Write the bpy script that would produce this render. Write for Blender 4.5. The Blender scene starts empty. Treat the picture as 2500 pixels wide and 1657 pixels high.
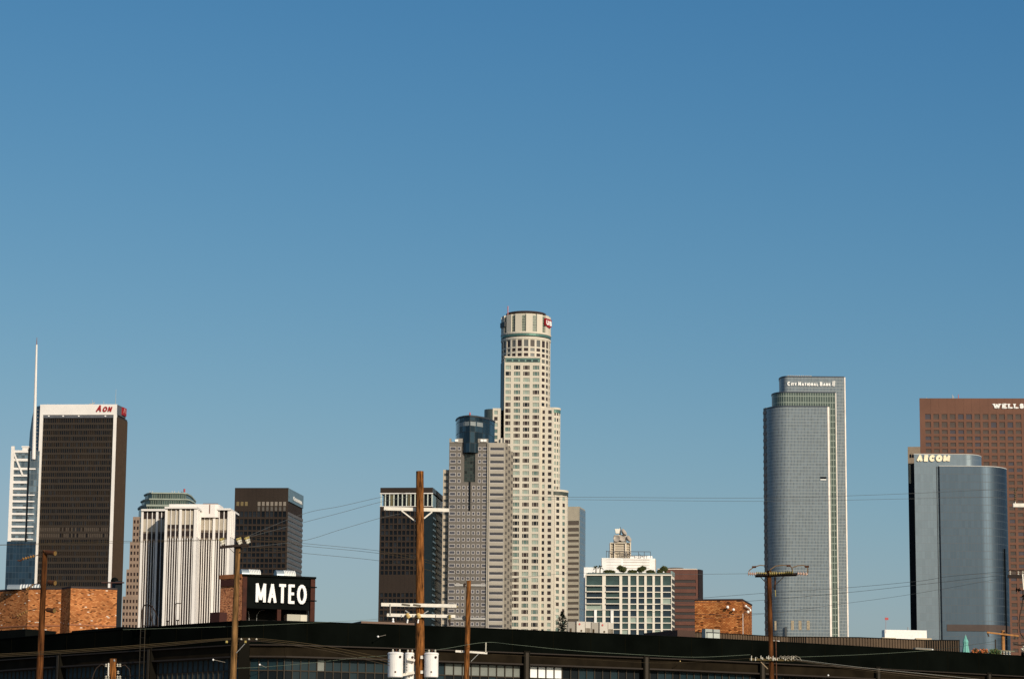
import bpy, bmesh, math, random
from mathutils import Matrix, Vector
random.seed(7)
S = bpy.context.scene
COL = S.collection
# ------------------------------------------------------------------ camera
F = 6770.0                       # focal length in photo pixels (photo is 2500 px wide)
CX, CY = 1250.0, 828.5
PITCH = math.atan((2018 - 828.5) / F)
ROLL = 0.00805
fw = Vector((0, math.cos(PITCH), math.sin(PITCH)))
up0 = Vector((0, -math.sin(PITCH), math.cos(PITCH)))
r0 = Vector((1, 0, 0))
RV = r0 * math.cos(ROLL) + up0 * math.sin(ROLL)
UV_ = up0 * math.cos(ROLL) - r0 * math.sin(ROLL)
EYE = Vector((0, 0, 1.6))
cam = bpy.data.objects.new('camera', bpy.data.cameras.new('camera'))
COL.objects.link(cam)
S.camera = cam
cam.data.lens = 36 * F / 2500
cam.data.clip_end = 30000
cm = Matrix((RV, UV_, -fw)).transposed().to_4x4()
cm.translation = EYE
cam.matrix_world = cm
# ------------------------------------------------------------------ sky, sun, exposure
SUN_EL, SUN_AZ = math.radians(26), math.radians(32)      # azimuth: to the right of straight behind the camera
W = bpy.data.worlds.new('World')
S.world = W
W.use_nodes = True
nt = W.node_tree
bg = nt.nodes['Background']
sk = nt.nodes.new('ShaderNodeTexSky')
sk.sky_type = 'NISHITA'
sk.sun_disc = False
sk.sun_elevation = SUN_EL
sk.sun_rotation = math.pi - SUN_AZ
sk.air_density, sk.dust_density, sk.ozone_density, sk.altitude = 1.0, 1.6, 2.0, 100
sep = nt.nodes.new('ShaderNodeSeparateColor')
com = nt.nodes.new('ShaderNodeCombineColor')
nt.links.new(sk.outputs[0], sep.inputs[0])
for i, (g, a) in enumerate(((2.0, 2.85), (1.22, 1.175), (.79, .86))):   # colour response of the film to the sky
    m0 = nt.nodes.new('ShaderNodeMath'); m0.operation = 'MULTIPLY'; m0.inputs[1].default_value = .08
    m1 = nt.nodes.new('ShaderNodeMath'); m1.operation = 'POWER'; m1.inputs[1].default_value = g
    m2 = nt.nodes.new('ShaderNodeMath'); m2.operation = 'MULTIPLY'; m2.inputs[1].default_value = a * 10
    nt.links.new(sep.outputs[i], m0.inputs[0]); nt.links.new(m0.outputs[0], m1.inputs[0])
    m3 = nt.nodes.new('ShaderNodeMath'); m3.operation = 'MULTIPLY'; m3.inputs[1].default_value = (9.2, 9.6, 11.5)[i]   # shoulder near the sun
    m4 = nt.nodes.new('ShaderNodeMath'); m4.operation = 'MINIMUM'
    nt.links.new(m0.outputs[0], m3.inputs[0]); nt.links.new(m3.outputs[0], m4.inputs[1])
    nt.links.new(m1.outputs[0], m2.inputs[0]); nt.links.new(m2.outputs[0], m4.inputs[0]); nt.links.new(m4.outputs[0], com.inputs[i])
nt.links.new(com.outputs[0], bg.inputs[0])
bg.inputs[1].default_value = .1
sd = Vector((math.sin(SUN_AZ) * math.cos(SUN_EL), -math.cos(SUN_AZ) * math.cos(SUN_EL), math.sin(SUN_EL)))
sl = bpy.data.lights.new('sun', 'SUN')
sl.energy = 4.1
sl.angle = math.radians(.5)
sl.color = (1, .89, .74)
so = bpy.data.objects.new('sun', sl)
COL.objects.link(so)
so.rotation_euler = sd.to_track_quat('Z', 'Y').to_euler()
S.view_settings.view_transform = 'Standard'
S.view_settings.look = 'None'
S.view_settings.exposure = 0
S.view_settings.gamma = 1

# ------------------------------------------------------------------ survey helpers: where a line of sight meets a real plane
def ray(px, py):
    return fw + RV * ((px - CX) / F) + UV_ * ((CY - py) / F)
def atY(px, py, Y):
    d = ray(px, py); return EYE + d * (Y / d.y)
def atZ(px, py, Z):
    d = ray(px, py); return EYE + d * ((Z - EYE.z) / d.z)
def proj(p):
    v = Vector(p) - EYE
    k = F / v.dot(fw)
    return CX + v.dot(RV) * k, CY - v.dot(UV_) * k

class Fr:
    """vertical plane through A -> B (left to right); u along it, n out of it"""
    def __init__(s, A, B):
        s.o = Vector((A[0], A[1], 0)); v = Vector((B[0], B[1], 0)) - s.o
        s.w = v.length; s.u = v / s.w; s.n = Vector((s.u.y, -s.u.x, 0))
    def p(s, u, d, z):
        q = s.o + s.u * u + s.n * d; return (q.x, q.y, z)
    def hit(s, px, py, d=0):
        r = ray(px, py); o = s.o + s.n * d
        t = (o - EYE).dot(s.n) / r.dot(s.n)
        q = EYE + r * t
        return (q - s.o).dot(s.u), q.z
    def at(s, px, py): return s.hit(px, py)
    def shift(s, d):
        a = s.o + s.n * d; b = a + s.u * s.w; return Fr(a, b)

class MB:
    def __init__(s): s.v, s.f, s.m, s.uv = [], [], [], []
    def poly(s, pts, m=0, uv=None):
        b = len(s.v); s.v += [tuple(p) for p in pts]; s.f.append(tuple(range(b, b + len(pts)))); s.m.append(m)
        if uv is None:
            P = [Vector(p) for p in pts]; n = (P[1] - P[0]).cross(P[-1] - P[0])
            if n.length < 1e-12: n = Vector((0, -1, 0))
            n.normalize()
            if abs(n.z) > .8: uv = [(p.x, p.y) for p in P]
            else:
                t = Vector((-n.y, n.x, 0)); t = t.normalized() if t.length > 1e-6 else Vector((1, 0, 0))
                uv = [(p.dot(t), p.z) for p in P]
        s.uv += list(uv)
    def box(s, fr, u0, u1, d0, d1, z0, z1, m=0, lean=0):
        c = [fr.p(u, d, z) for z in (z0, z1) for (u, d) in ((u0, d1), (u1, d1), (u1, d0), (u0, d0))]
        for q in ((0, 1, 5, 4), (1, 2, 6, 5), (2, 3, 7, 6), (3, 0, 4, 7), (4, 5, 6, 7), (3, 2, 1, 0)):
            s.poly([c[i] for i in q], m)
    def seg(s, fr, a, b, t, d0, d1, m=0):
        """bar of thickness t from (u,z) a to b in the plane of fr"""
        dx, dz = b[0] - a[0], b[1] - a[1]; L = math.hypot(dx, dz) or 1e-6
        nx, nz = -dz / L * t / 2, dx / L * t / 2
        q = [(a[0] - nx, a[1] - nz), (b[0] - nx, b[1] - nz), (b[0] + nx, b[1] + nz), (a[0] + nx, a[1] + nz)]
        s.extr(fr, q, d0, d1, m)
    def extr(s, fr, q, d0, d1, m=0):
        """outline q of (u,z), counter-clockwise seen from outside"""
        A = [fr.p(u, d1, z) for u, z in q]; B = [fr.p(u, d0, z) for u, z in q]; n = len(q)
        s.poly(A, m); s.poly(B[::-1], m)
        for i in range(n): s.poly([A[i], B[i], B[(i + 1) % n], A[(i + 1) % n]], m)
    def prism(s, P, z0, z1, m=0, cap=None, bottom=True):
        n = len(P); L = 0
        for i in range(n):
            a, b = P[i], P[(i + 1) % n]; l = math.hypot(b[0] - a[0], b[1] - a[1])
            s.poly([(a[0], a[1], z0), (b[0], b[1], z0), (b[0], b[1], z1), (a[0], a[1], z1)], m, [(L, z0), (L + l, z0), (L + l, z1), (L, z1)])
            L += l
        cap = m if cap is None else cap
        s.poly([(p[0], p[1], z1) for p in P], cap)
        if bottom: s.poly([(p[0], p[1], z0) for p in P[::-1]], cap)
    def tube(s, pts, r, n=6, m=0, r2=None):
        pts = [Vector(p) for p in pts]; R = []
        for i, p in enumerate(pts):
            t = (pts[min(i + 1, len(pts) - 1)] - pts[max(i - 1, 0)]).normalized()
            a = t.cross(Vector((0, 0, 1)) if abs(t.z) < .9 else Vector((0, 1, 0))).normalized(); b = t.cross(a)
            k = i / max(1, len(pts) - 1); rr = r if r2 is None else r + (r2 - r) * k
            R.append([p + a * (rr * math.cos(2 * math.pi * j / n)) + b * (rr * math.sin(2 * math.pi * j / n)) for j in range(n)])
        for i in range(len(R) - 1):
            for j in range(n): s.poly([R[i][j], R[i + 1][j], R[i + 1][(j + 1) % n], R[i][(j + 1) % n]], m)
        s.poly(R[0], m); s.poly(R[-1][::-1], m)
    def lathe(s, c, prof, n=16, m=0, axis=(0, 0, 1)):
        ax = Vector(axis).normalized(); c = Vector(c)
        a = ax.cross(Vector((0, 1, 0)) if abs(ax.y) < .9 else Vector((1, 0, 0))).normalized(); b = ax.cross(a)
        R = [[c + ax * h + (a * math.cos(2 * math.pi * j / n) + b * math.sin(2 * math.pi * j / n)) * r for j in range(n)] for r, h in prof]
        for i in range(len(R) - 1):
            for j in range(n): s.poly([R[i][j], R[i][(j + 1) % n], R[i + 1][(j + 1) % n], R[i + 1][j]], m)
        s.poly(R[0][::-1], m); s.poly(R[-1], m)

def build(name, mb, mats, parent=None, loc=None, smooth=False):
    me = bpy.data.meshes.new(name)
    L = Vector(loc) if loc is not None else (parent_world(parent) if parent else Vector((0, 0, 0)))
    me.from_pydata([tuple(Vector(v) - L) for v in mb.v], [], mb.f)
    for mt in (mats if isinstance(mats, (list, tuple)) else [mats]): me.materials.append(mt)
    me.polygons.foreach_set('material_index', mb.m)
    lay = me.uv_layers.new(name='UVMap'); fl = []
    for u in mb.uv: fl += [u[0], u[1]]
    lay.data.foreach_set('uv', fl)
    if smooth: me.polygons.foreach_set('use_smooth', [True] * len(mb.f))
    me.update()
    o = bpy.data.objects.new(name, me); COL.objects.link(o)
    if parent: o.parent = parent; o.location = L - parent_world(parent)
    else: o.location = L
    return o
def round_off(o):
    """merge the wall's seams and shade its curved flank smoothly"""
    bm = bmesh.new(); bm.from_mesh(o.data); bmesh.ops.remove_doubles(bm, verts=bm.verts, dist=.002)
    for f in bm.faces: f.smooth = abs(f.normal.z) < .5
    for e in bm.edges:
        if len(e.link_faces) == 2 and e.link_faces[0].normal.angle(e.link_faces[1].normal, 0) > .5: e.smooth = False
    bm.to_mesh(o.data); bm.free()
def parent_world(o):
    p = Vector((0, 0, 0))
    while o: p += Vector(o.location); o = o.parent
    return p
def thing(name, label, cat, loc, group=None):
    o = bpy.data.objects.new(name, None); COL.objects.link(o); o.location = loc; o.empty_display_size = 1
    o['label'] = label; o['category'] = cat
    if group: o['group'] = group
    return o
def tag(o, label, cat, group=None):
    o['label'] = label; o['category'] = cat
    if group: o['group'] = group
    return o

# ------------------------------------------------------------------ materials
MATS = {}
def mat(name, col, rough=.7, metal=0, var=.12, scale=.3, spec=.3, bump=0, stretch=(1, 1, 1)):
    if name in MATS: return MATS[name]
    m = bpy.data.materials.new(name); m.use_nodes = True; n = m.node_tree; b = n.nodes['Principled BSDF']
    b.inputs['Roughness'].default_value = rough; b.inputs['Metallic'].default_value = metal
    b.inputs['Specular IOR Level'].default_value = spec
    tc = n.nodes.new('ShaderNodeTexCoord'); mp = n.nodes.new('ShaderNodeMapping'); mp.inputs['Scale'].default_value = stretch
    nz = n.nodes.new('ShaderNodeTexNoise'); nz.inputs['Scale'].default_value = scale; nz.inputs['Detail'].default_value = 5
    n.links.new(tc.outputs['Object'], mp.inputs[0]); n.links.new(mp.outputs[0], nz.inputs['Vector'])
    rp = n.nodes.new('ShaderNodeMapRange'); rp.inputs[1].default_value = .3; rp.inputs[2].default_value = .7
    rp.inputs[3].default_value = 1 - var; rp.inputs[4].default_value = 1 + var
    n.links.new(nz.outputs[0], rp.inputs[0])
    mx = n.nodes.new('ShaderNodeVectorMath'); mx.operation = 'SCALE'; mx.inputs[0].default_value = col
    n.links.new(rp.outputs[0], mx.inputs['Scale']); n.links.new(mx.outputs[0], b.inputs['Base Color'])
    if bump:
        bp = n.nodes.new('ShaderNodeBump'); bp.inputs['Strength'].default_value = bump; bp.inputs['Distance'].default_value = .05
        n.links.new(nz.outputs[0], bp.inputs['Height']); n.links.new(bp.outputs[0], b.inputs['Normal'])
    MATS[name] = m; return m

def grid_mat(name, glass, frame, pu, pv, fu, fv, metal=.8, rough=.12, jitter=.25, band=None, frough=.5):
    """curtain wall: panes pu x pv metres on the UVs, frame lines fu and fv wide; every pane its own slight tone"""
    m = bpy.data.materials.new(name); m.use_nodes = True; n = m.node_tree; b = n.nodes['Principled BSDF']; L = n.links
    uv = n.nodes.new('ShaderNodeUVMap'); sp = n.nodes.new('ShaderNodeSeparateXYZ'); L.new(uv.outputs[0], sp.inputs[0])
    def M(op, a, c=None):
        q = n.nodes.new('ShaderNodeMath'); q.operation = op
        for i, x in enumerate((a, c)):
            if x is None: continue
            if isinstance(x, (int, float)): q.inputs[i].default_value = x
            else: L.new(x, q.inputs[i])
        return q.outputs[0]
    us, vs = M('DIVIDE', sp.outputs[0], pu), M('DIVIDE', sp.outputs[1], pv)
    mu, mv = M('LESS_THAN', M('FRACT', us), fu / pu), M('LESS_THAN', M('FRACT', vs), fv / pv)
    fr = M('MAXIMUM', mu, mv)
    cb = n.nodes.new('ShaderNodeCombineXYZ'); L.new(M('FLOOR', us), cb.inputs[0]); L.new(M('FLOOR', vs), cb.inputs[1])
    wn = n.nodes.new('ShaderNodeTexWhiteNoise'); wn.noise_dimensions = '2D'; L.new(cb.outputs[0], wn.inputs['Vector'])
    jt = n.nodes.new('ShaderNodeMapRange'); jt.inputs[3].default_value = 1 - jitter; jt.inputs[4].default_value = 1 + jitter
    L.new(wn.outputs[0], jt.inputs[0])
    sc = n.nodes.new('ShaderNodeVectorMath'); sc.operation = 'SCALE'; sc.inputs[0].default_value = glass; L.new(jt.outputs[0], sc.inputs['Scale'])
    mx = n.nodes.new('ShaderNodeMix'); mx.data_type = 'RGBA'; L.new(fr, mx.inputs[0]); L.new(sc.outputs[0], mx.inputs[6]); mx.inputs[7].default_value = (*frame, 1)
    L.new(mx.outputs[2], b.inputs['Base Color'])
    inv = M('SUBTRACT', 1.0, fr)
    L.new(M('MULTIPLY', inv, metal), b.inputs['Metallic'])
    L.new(M('ADD', M('MULTIPLY', fr, frough - rough), rough), b.inputs['Roughness'])
    MATS[name] = m; return m

def brick_mat(name, c1, c2, mortar, bw=.2, bh=.075, white=.0, dark=.14):
    """running bond on the UVs (metres); each brick its own random tone, a few burnt ones and a few pale ones"""
    m = bpy.data.materials.new(name); m.use_nodes = True; n = m.node_tree; b = n.nodes['Principled BSDF']; L = n.links
    b.inputs['Roughness'].default_value = .9; b.inputs['Specular IOR Level'].default_value = .1
    def M(op, a, c=None, d=None):
        q = n.nodes.new('ShaderNodeMath'); q.operation = op
        for i, x in enumerate((a, c, d)):
            if x is None: continue
            if isinstance(x, (int, float)): q.inputs[i].default_value = x
            else: L.new(x, q.inputs[i])
        return q.outputs[0]
    uv = n.nodes.new('ShaderNodeUVMap'); sp = n.nodes.new('ShaderNodeSeparateXYZ'); L.new(uv.outputs[0], sp.inputs[0])
    v = M('DIVIDE', sp.outputs[1], bh); row = M('FLOOR', v); half = M('MULTIPLY', M('FRACT', M('MULTIPLY', row, .5)), 1.0)
    u = M('ADD', M('DIVIDE', sp.outputs[0], bw), half); cell = n.nodes.new('ShaderNodeCombineXYZ')
    L.new(M('FLOOR', u), cell.inputs[0]); L.new(row, cell.inputs[1])
    wn = n.nodes.new('ShaderNodeTexWhiteNoise'); wn.noise_dimensions = '2D'; L.new(cell.outputs[0], wn.inputs['Vector'])
    rp = n.nodes.new('ShaderNodeValToRGB'); L.new(wn.outputs['Value'], rp.inputs[0]); e = rp.color_ramp.elements
    e[0].position = 0; e[0].color = (*[x * .22 for x in c1], 1); e[1].position = 1 - white if white else 1; e[1].color = (*c2, 1)
    for p, c in ((dark, [x * .45 for x in c1]), (dark + .03, [x * .8 for x in c1]), (.5, c1), (.85, c2)):
        q = e.new(p); q.color = (*c, 1)
    if white:
        q = e.new(min(1, 1 - white + .004)); q.color = (.72, .58, .46, 1)
    mo = M('MAXIMUM', M('LESS_THAN', M('FRACT', u), .018 / bw), M('LESS_THAN', M('FRACT', v), .018 / bh))
    mx = n.nodes.new('ShaderNodeMix'); mx.data_type = 'RGBA'; L.new(mo, mx.inputs[0]); L.new(rp.outputs[0], mx.inputs[6]); mx.inputs[7].default_value = (*mortar, 1)
    nz = n.nodes.new('ShaderNodeTexNoise'); nz.inputs['Scale'].default_value = .9; nz.inputs['Detail'].default_value = 6; L.new(uv.outputs[0], nz.inputs['Vector'])
    mr = n.nodes.new('ShaderNodeMapRange'); mr.inputs[1].default_value = .3; mr.inputs[2].default_value = .7; mr.inputs[3].default_value = .72; mr.inputs[4].default_value = 1.25; L.new(nz.outputs[0], mr.inputs[0])
    sc = n.nodes.new('ShaderNodeVectorMath'); sc.operation = 'SCALE'; L.new(mx.outputs[2], sc.inputs[0]); L.new(mr.outputs[0], sc.inputs['Scale'])
    L.new(sc.outputs[0], b.inputs['Base Color'])
    bp = n.nodes.new('ShaderNodeBump'); bp.inputs['Strength'].default_value = .4; bp.inputs['Distance'].default_value = .01; bp.invert = True
    L.new(mo, bp.inputs['Height']); L.new(bp.outputs[0], b.inputs['Normal'])
    MATS[name] = m; return m

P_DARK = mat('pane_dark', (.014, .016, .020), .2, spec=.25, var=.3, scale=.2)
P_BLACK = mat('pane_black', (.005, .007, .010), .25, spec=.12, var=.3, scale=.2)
P_GREY = mat('pane_grey_blind', (.10, .105, .10), .4, spec=.4, var=.2, scale=.3)
P_TEAL = mat('pane_green_glass', (.10, .155, .135), .3, spec=.5, var=.3, scale=.3)
P_PALE = mat('pane_pale_blind', (.27, .33, .28), .5, var=.15, scale=.4)
P_PLUM = mat('pane_brown_glass', (.035, .022, .02), .25, spec=.4, var=.3, scale=.3)
P_BLUE = mat('pane_blue_glass', (.05, .085, .11), .12, metal=.6, var=.3, scale=.3)
WHITE = mat('white_cladding', (.74, .70, .66), .6, var=.05, scale=.12)
WHITE2 = mat('white_paint', (.78, .75, .71), .55, var=.07, scale=3)
BLACKM = mat('black_paint', (.004, .005, .0045), .8, spec=.03, var=.25, scale=1.5)
DKROOF = mat('dark_roof', (.03, .03, .03), .9)
REDL = mat('red_light', (.45, .08, .08), .5)
REDS = mat('red_sign', (.30, .012, .014), .5, var=.03)
LETW = mat('white_letter', (.86, .84, .80), .5, var=.03)

# ------------------------------------------------------------------ windows: each its own part, the largest in view up to 100, the rest one part
WMESH = {}
def win_mesh(w, h, pane, frm, fw_, dep):
    k = (round(w, 2), round(h, 2), pane.name, frm.name if frm else '', fw_)
    if k in WMESH: return WMESH[k]
    mb = MB(); fr = Fr((-w / 2, 0), (w / 2, 0))
    win_geo(mb, fr, 0, w, -h / 2, h / 2, fw_ if frm else 0, dep, 0, 1)
    me = bpy.data.meshes.new('window'); me.from_pydata(mb.v, [], mb.f)
    me.materials.append(pane)
    if frm: me.materials.append(frm)
    me.polygons.foreach_set('material_index', mb.m)
    WMESH[k] = me; return me
def win_geo(mb, fr, u0, u1, z0, z1, f, dep, mp, mf):
    mb.box(fr, u0 + f, u1 - f, .01, dep, z0 + f, z1 - f, mp)
    if f:
        d = dep + .12
        mb.box(fr, u0, u0 + f, .01, d, z0, z1, mf); mb.box(fr, u1 - f, u1, .01, d, z0, z1, mf)
        mb.box(fr, u0 + f, u1 - f, .01, d - .01, z0, z0 + f, mf); mb.box(fr, u0 + f, u1 - f, .01, d - .01, z1 - f, z1, mf)
def windows(root, wins, mats, frm=None, fw_=.25, dep=.06, limit=100, name='window'):
    """wins: (fr,u0,u1,z0,z1,k) with k the index of its pane material"""
    sc = []
    for w in wins:
        fr, u0, u1, z0, z1 = w[:5]; x, y = proj(fr.p((u0 + u1) / 2, 0, (z0 + z1) / 2))
        vis = 0 < x < 2500 and y < 1525
        facing = abs(fr.n.y)
        sc.append(((u1 - u0) * (z1 - z0) * facing / fr.o.y ** 2 * (1 if vis else .001) + y * -1e-9, w))
    sc.sort(key=lambda q: -q[0])
    rw = parent_world(root)
    for s_, (fr, u0, u1, z0, z1, k) in sc[:limit]:
        me = win_mesh(u1 - u0, z1 - z0, mats[k], frm, fw_, dep)
        o = bpy.data.objects.new(name, me); COL.objects.link(o); o.parent = root
        o.location = Vector(fr.p((u0 + u1) / 2, 0, (z0 + z1) / 2)) - rw
        o.rotation_euler = (0, 0, math.atan2(fr.u.y, fr.u.x))
    if len(sc) > limit:
        mb = MB(); nm = len(mats)
        for s_, (fr, u0, u1, z0, z1, k) in sc[limit:]: win_geo(mb, fr, u0, u1, z0, z1, fw_ if frm else 0, dep, k, nm)
        o = build(name, mb, list(mats) + ([frm] if frm else []), root); o['kind'] = 'stuff'

def rows_from(fr, pxref, first, pitch, h, zmin=25, extra=()):
    """window rows (z0,z1): heights read at column pxref; first row top at image y first, repeated every pitch px below"""
    out = []
    for a, b in extra: out.append((fr.hit(pxref, b)[1], fr.hit(pxref, a)[1]))
    zt = fr.hit(pxref, first)[1]; zb = fr.hit(pxref, first + h)[1]; p = zt - fr.hit(pxref, first + pitch)[1]
    while zb > zmin: out.append((zb, zt)); zb -= p; zt -= p
    return out
def facade(wall, wins, fr, cols, rows, ztop, zbot, d=.5, mw=0, pick=None, u0=0, u1=None, mset=(0, 1, 2)):
    """piers and spandrels proud of a core wall, leaving openings; one window per opening"""
    u1 = fr.w if u1 is None else u1
    edges = [u0] + [x for c in cols for x in c] + [u1]
    for i in range(0, len(edges), 2):
        if edges[i + 1] - edges[i] > .02: wall.box(fr, edges[i], edges[i + 1], .0, d, zbot, ztop, mw)
    zs = [ztop] + [x for r in sorted(rows, key=lambda r: -r[0]) for x in (r[1], r[0])] + [zbot]
    for i in range(0, len(zs), 2):
        if zs[i] - zs[i + 1] > .02: wall.box(fr, u0, u1, .0, d - .06, zs[i + 1], zs[i], mw)
    for ri, (z0, z1) in enumerate(rows):
        for ci, (a, b) in enumerate(cols):
            k = pick(ri, ci) if pick else random.choice(mset)
            wins.append((fr, a, b, z0, z1, k))
def cpx(fr, py, *pairs):
    return [(fr.hit(a, py)[0], fr.hit(b, py)[0]) for a, b in pairs]

# ------------------------------------------------------------------ lettering built from strokes (unit height, own widths)
def arc(cx, cy, rx, ry, a0, a1, n=10):
    return [(cx + rx * math.cos(math.radians(a0 + (a1 - a0) * i / n)), cy + ry * math.sin(math.radians(a0 + (a1 - a0) * i / n))) for i in range(n + 1)]
GL = {
 'A': (.7, [[(0, 0), (.35, 1)], [(.35, 1), (.7, 0)], [(.12, .33), (.58, .33)]]),
 'B': (.6, [[(0, 0), (0, 1)], [(0, 1), (.35, 1)] + arc(.35, .77, .2, .23, 90, -90) + [(0, .54)], [(.35, .54)] + arc(.35, .27, .25, .27, 90, -90) + [(0, 0)]]),
 'C': (.7, [arc(.37, .5, .37, .5, 50, 310, 14)]),
 'E': (.52, [[(0, 0), (0, 1)], [(0, 1), (.52, 1)], [(0, .52), (.45, .52)], [(0, 0), (.52, 0)]]),
 'F': (.5, [[(0, 0), (0, 1)], [(0, 1), (.5, 1)], [(0, .52), (.42, .52)]]),
 'I': (.02, [[(0, 0), (0, 1)]]),
 'K': (.6, [[(0, 0), (0, 1)], [(0, .4), (.58, 1)], [(.2, .58), (.6, 0)]]),
 'L': (.5, [[(0, 0), (0, 1)], [(0, 0), (.5, 0)]]),
 'M': (.85, [[(0, 0), (0, 1)], [(0, 1), (.42, .15)], [(.42, .15), (.85, 1)], [(.85, 1), (.85, 0)]]),
 'N': (.65, [[(0, 0), (0, 1)], [(0, 1), (.65, 0)], [(.65, 0), (.65, 1)]]),
 'O': (.8, [arc(.4, .5, .4, .5, 0, 360, 18)]),
 'R': (.6, [[(0, 0), (0, 1)], [(0, 1), (.35, 1)] + arc(.35, .74, .23, .26, 90, -90) + [(0, .48)], [(.3, .48), (.6, 0)]]),
 'D': (.65, [[(0, 0), (0, 1)], [(0, 1), (.25, 1)] + arc(.25, .5, .4, .5, 90, -90) + [(0, 0)]]),
 'S': (.55, [arc(.28, .76, .25, .24, 20, 270, 8) + arc(.28, .26, .27, .26, 90, -160, 8)]),
 'T': (.6, [[(0, 1), (.6, 1)], [(.3, 1), (.3, 0)]]),
 'U': (.6, [[(0, 1), (0, .3)] + arc(.3, .3, .3, .3, 180, 360, 8) + [(.6, 1)]]),
 'W': (1.0, [[(0, 1), (.25, 0)], [(.25, 0), (.5, .9)], [(.5, .9), (.75, 0)], [(.75, 0), (1, 1)]]),
 'Y': (.65, [[(0, 1), (.33, .5)], [(.65, 1), (.33, .5)], [(.33, .5), (.33, 0)]]),
 '=': (.55, [[(0, 1), (.55, 1)], [(0, .5), (.5, .5)], [(0, 0), (.55, 0)]]),      # an E without its stem
}
def letter(fr, ch, u, z, h, w, t, d0, d1, m, parent, shear=0, serif=0, tv=None):
    mb = MB(); W0, st = GL[ch]; k = w / max(W0, .05) if W0 > .1 else 1
    hh = h - t; f = lambda p: (u + t / 2 + p[0] * (k if W0 > .1 else 0) * 1.0 * ((w - t) / w if w > t else .1) + shear * p[1] * hh, z + t / 2 + p[1] * hh)
    e = 0
    for s_ in st:
        q = [f(p) for p in s_]
        for a, b in zip(q, q[1:]):
            dx, dz = b[0] - a[0], b[1] - a[1]; l = math.hypot(dx, dz) or 1
            x = t * .35; a2 = (a[0] - dx / l * x, a[1] - dz / l * x); b2 = (b[0] + dx / l * x, b[1] + dz / l * x)
            e += .002; mb.seg(fr, a2, b2, t, d0, d1 + e, m)
    if serif:
        for s_ in st:
            for p in (s_[0], s_[-1]):
                q = f(p)
                if p[1] in (0, 1) and ch in 'WLEFI': mb.box(fr, q[0] - t * .95, q[0] + t * .95, d0, d1 + .05, q[1] - t * .3, q[1] + t * .3, m)
    return mb

def sign(root, name, fr, text, px0, px1, pyt, pyb, t, mat_, spaces=.3, small=None, shear=0, serif=0, d0=.1, d1=.5, gap=.22, backing=None):
    """letters fitted between image columns px0..px1 and rows pyt..pyb on the wall fr"""
    u0, zt = fr.hit(px0, pyt); u1, _ = fr.hit(px1, pyt); _, zb = fr.hit(px0, pyb); h = zt - zb
    tot = 0; lay = []
    for i, c in enumerate(text):
        if c == ' ': tot += spaces; continue
        s_ = small if (small and c.islower()) else 1
        w = max(GL[c.upper()][0], .16) * s_ + (.12 if GL[c.upper()][0] > .1 else 0) * s_
        lay.append((c, tot, w, s_)); tot += w + gap * s_
    tot -= gap
    k = (u1 - u0 - shear * h) / tot
    r = build(name, backing or MB(), [mat_], root) if backing else None
    if r is None:
        r = bpy.data.objects.new(name, None); COL.objects.link(r); r.parent = root; r.location = Vector(fr.p(u0, 0, zb)) - parent_world(root)
    for c, o_, w, s_ in lay:
        mb = letter(fr, c.upper(), u0 + o_ * k, zb, h * s_, w * k, t * s_ ** .5, d0, d1, 0, r, shear, serif)
        build('letter', mb, [mat_], r)
    return r

def antenna(root, p, h, r=.25, m=None, name='antenna'):
    mb = MB(); mb.tube([p, (p[0], p[1], p[2] + h)], r, 5, 0, r * .5); return build(name, mb, [m or MATS['grey_metal']], root)
GREYM = mat('grey_metal', (.30, .30, .29), .5, metal=.3)
DKMET = mat('dark_metal', (.04, .045, .05), .5)

# ------------------------------------------------------------------ ground
mb = MB(); mb.poly([(-6000, -3000, 0), (6000, -3000, 0), (6000, 9000, 0), (-6000, 9000, 0)])
o = build('ground', mb, [mat('ground_asphalt', (.09, .088, .082), .95, var=.3, scale=.02)]); o['kind'] = 'structure'
mb = MB(); mb.poly([(-400, 30, .004), (400, 30, .004), (400, 96, .004), (-400, 96, .004)])
o = build('road', mb, [mat('road_asphalt', (.05, .05, .05), .9, var=.25, scale=.3)]); o['kind'] = 'structure'
mb = MB(); mb.box(Fr((-400, 0), (400, 0)), 0, 800, -124, -96, 0, .13, 0)
o = build('pavement', mb, [mat('concrete_paving', (.30, .29, .27), .9, var=.15, scale=1)]); o['kind'] = 'structure'

# ================================================================== DOWNTOWN TOWERS
def zroof(px, py, Y): return atY(px, py, Y).z
def P2(px, py, Z): q = atZ(px, py, Z); return Vector((q.x, q.y, 0))
def cen(P): return Vector((sum(p[0] for p in P) / len(P), sum(p[1] for p in P) / len(P), 0))
def box4(FL, FR, side=None, depth=30):
    """footprint, counter-clockwise: front left, front right, back right, back left"""
    n = Vector((FR - FL).normalized()); back = Vector((-n.y, n.x, 0)) * depth
    if side is not None: back = side - FR
    else:                                   # no side wall faces the camera: the flank runs along or behind the line of sight
        e_ = FL if FL.x > 0 else FR
        back = back + Vector((1, 0, 0)) * (depth * e_.x / e_.y * 1.05 - back.x)
    return [FL, FR, FR + back, FL + back]

def wins_root(root, wins, mats, **k): windows(root, wins, mats, **k)

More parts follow.
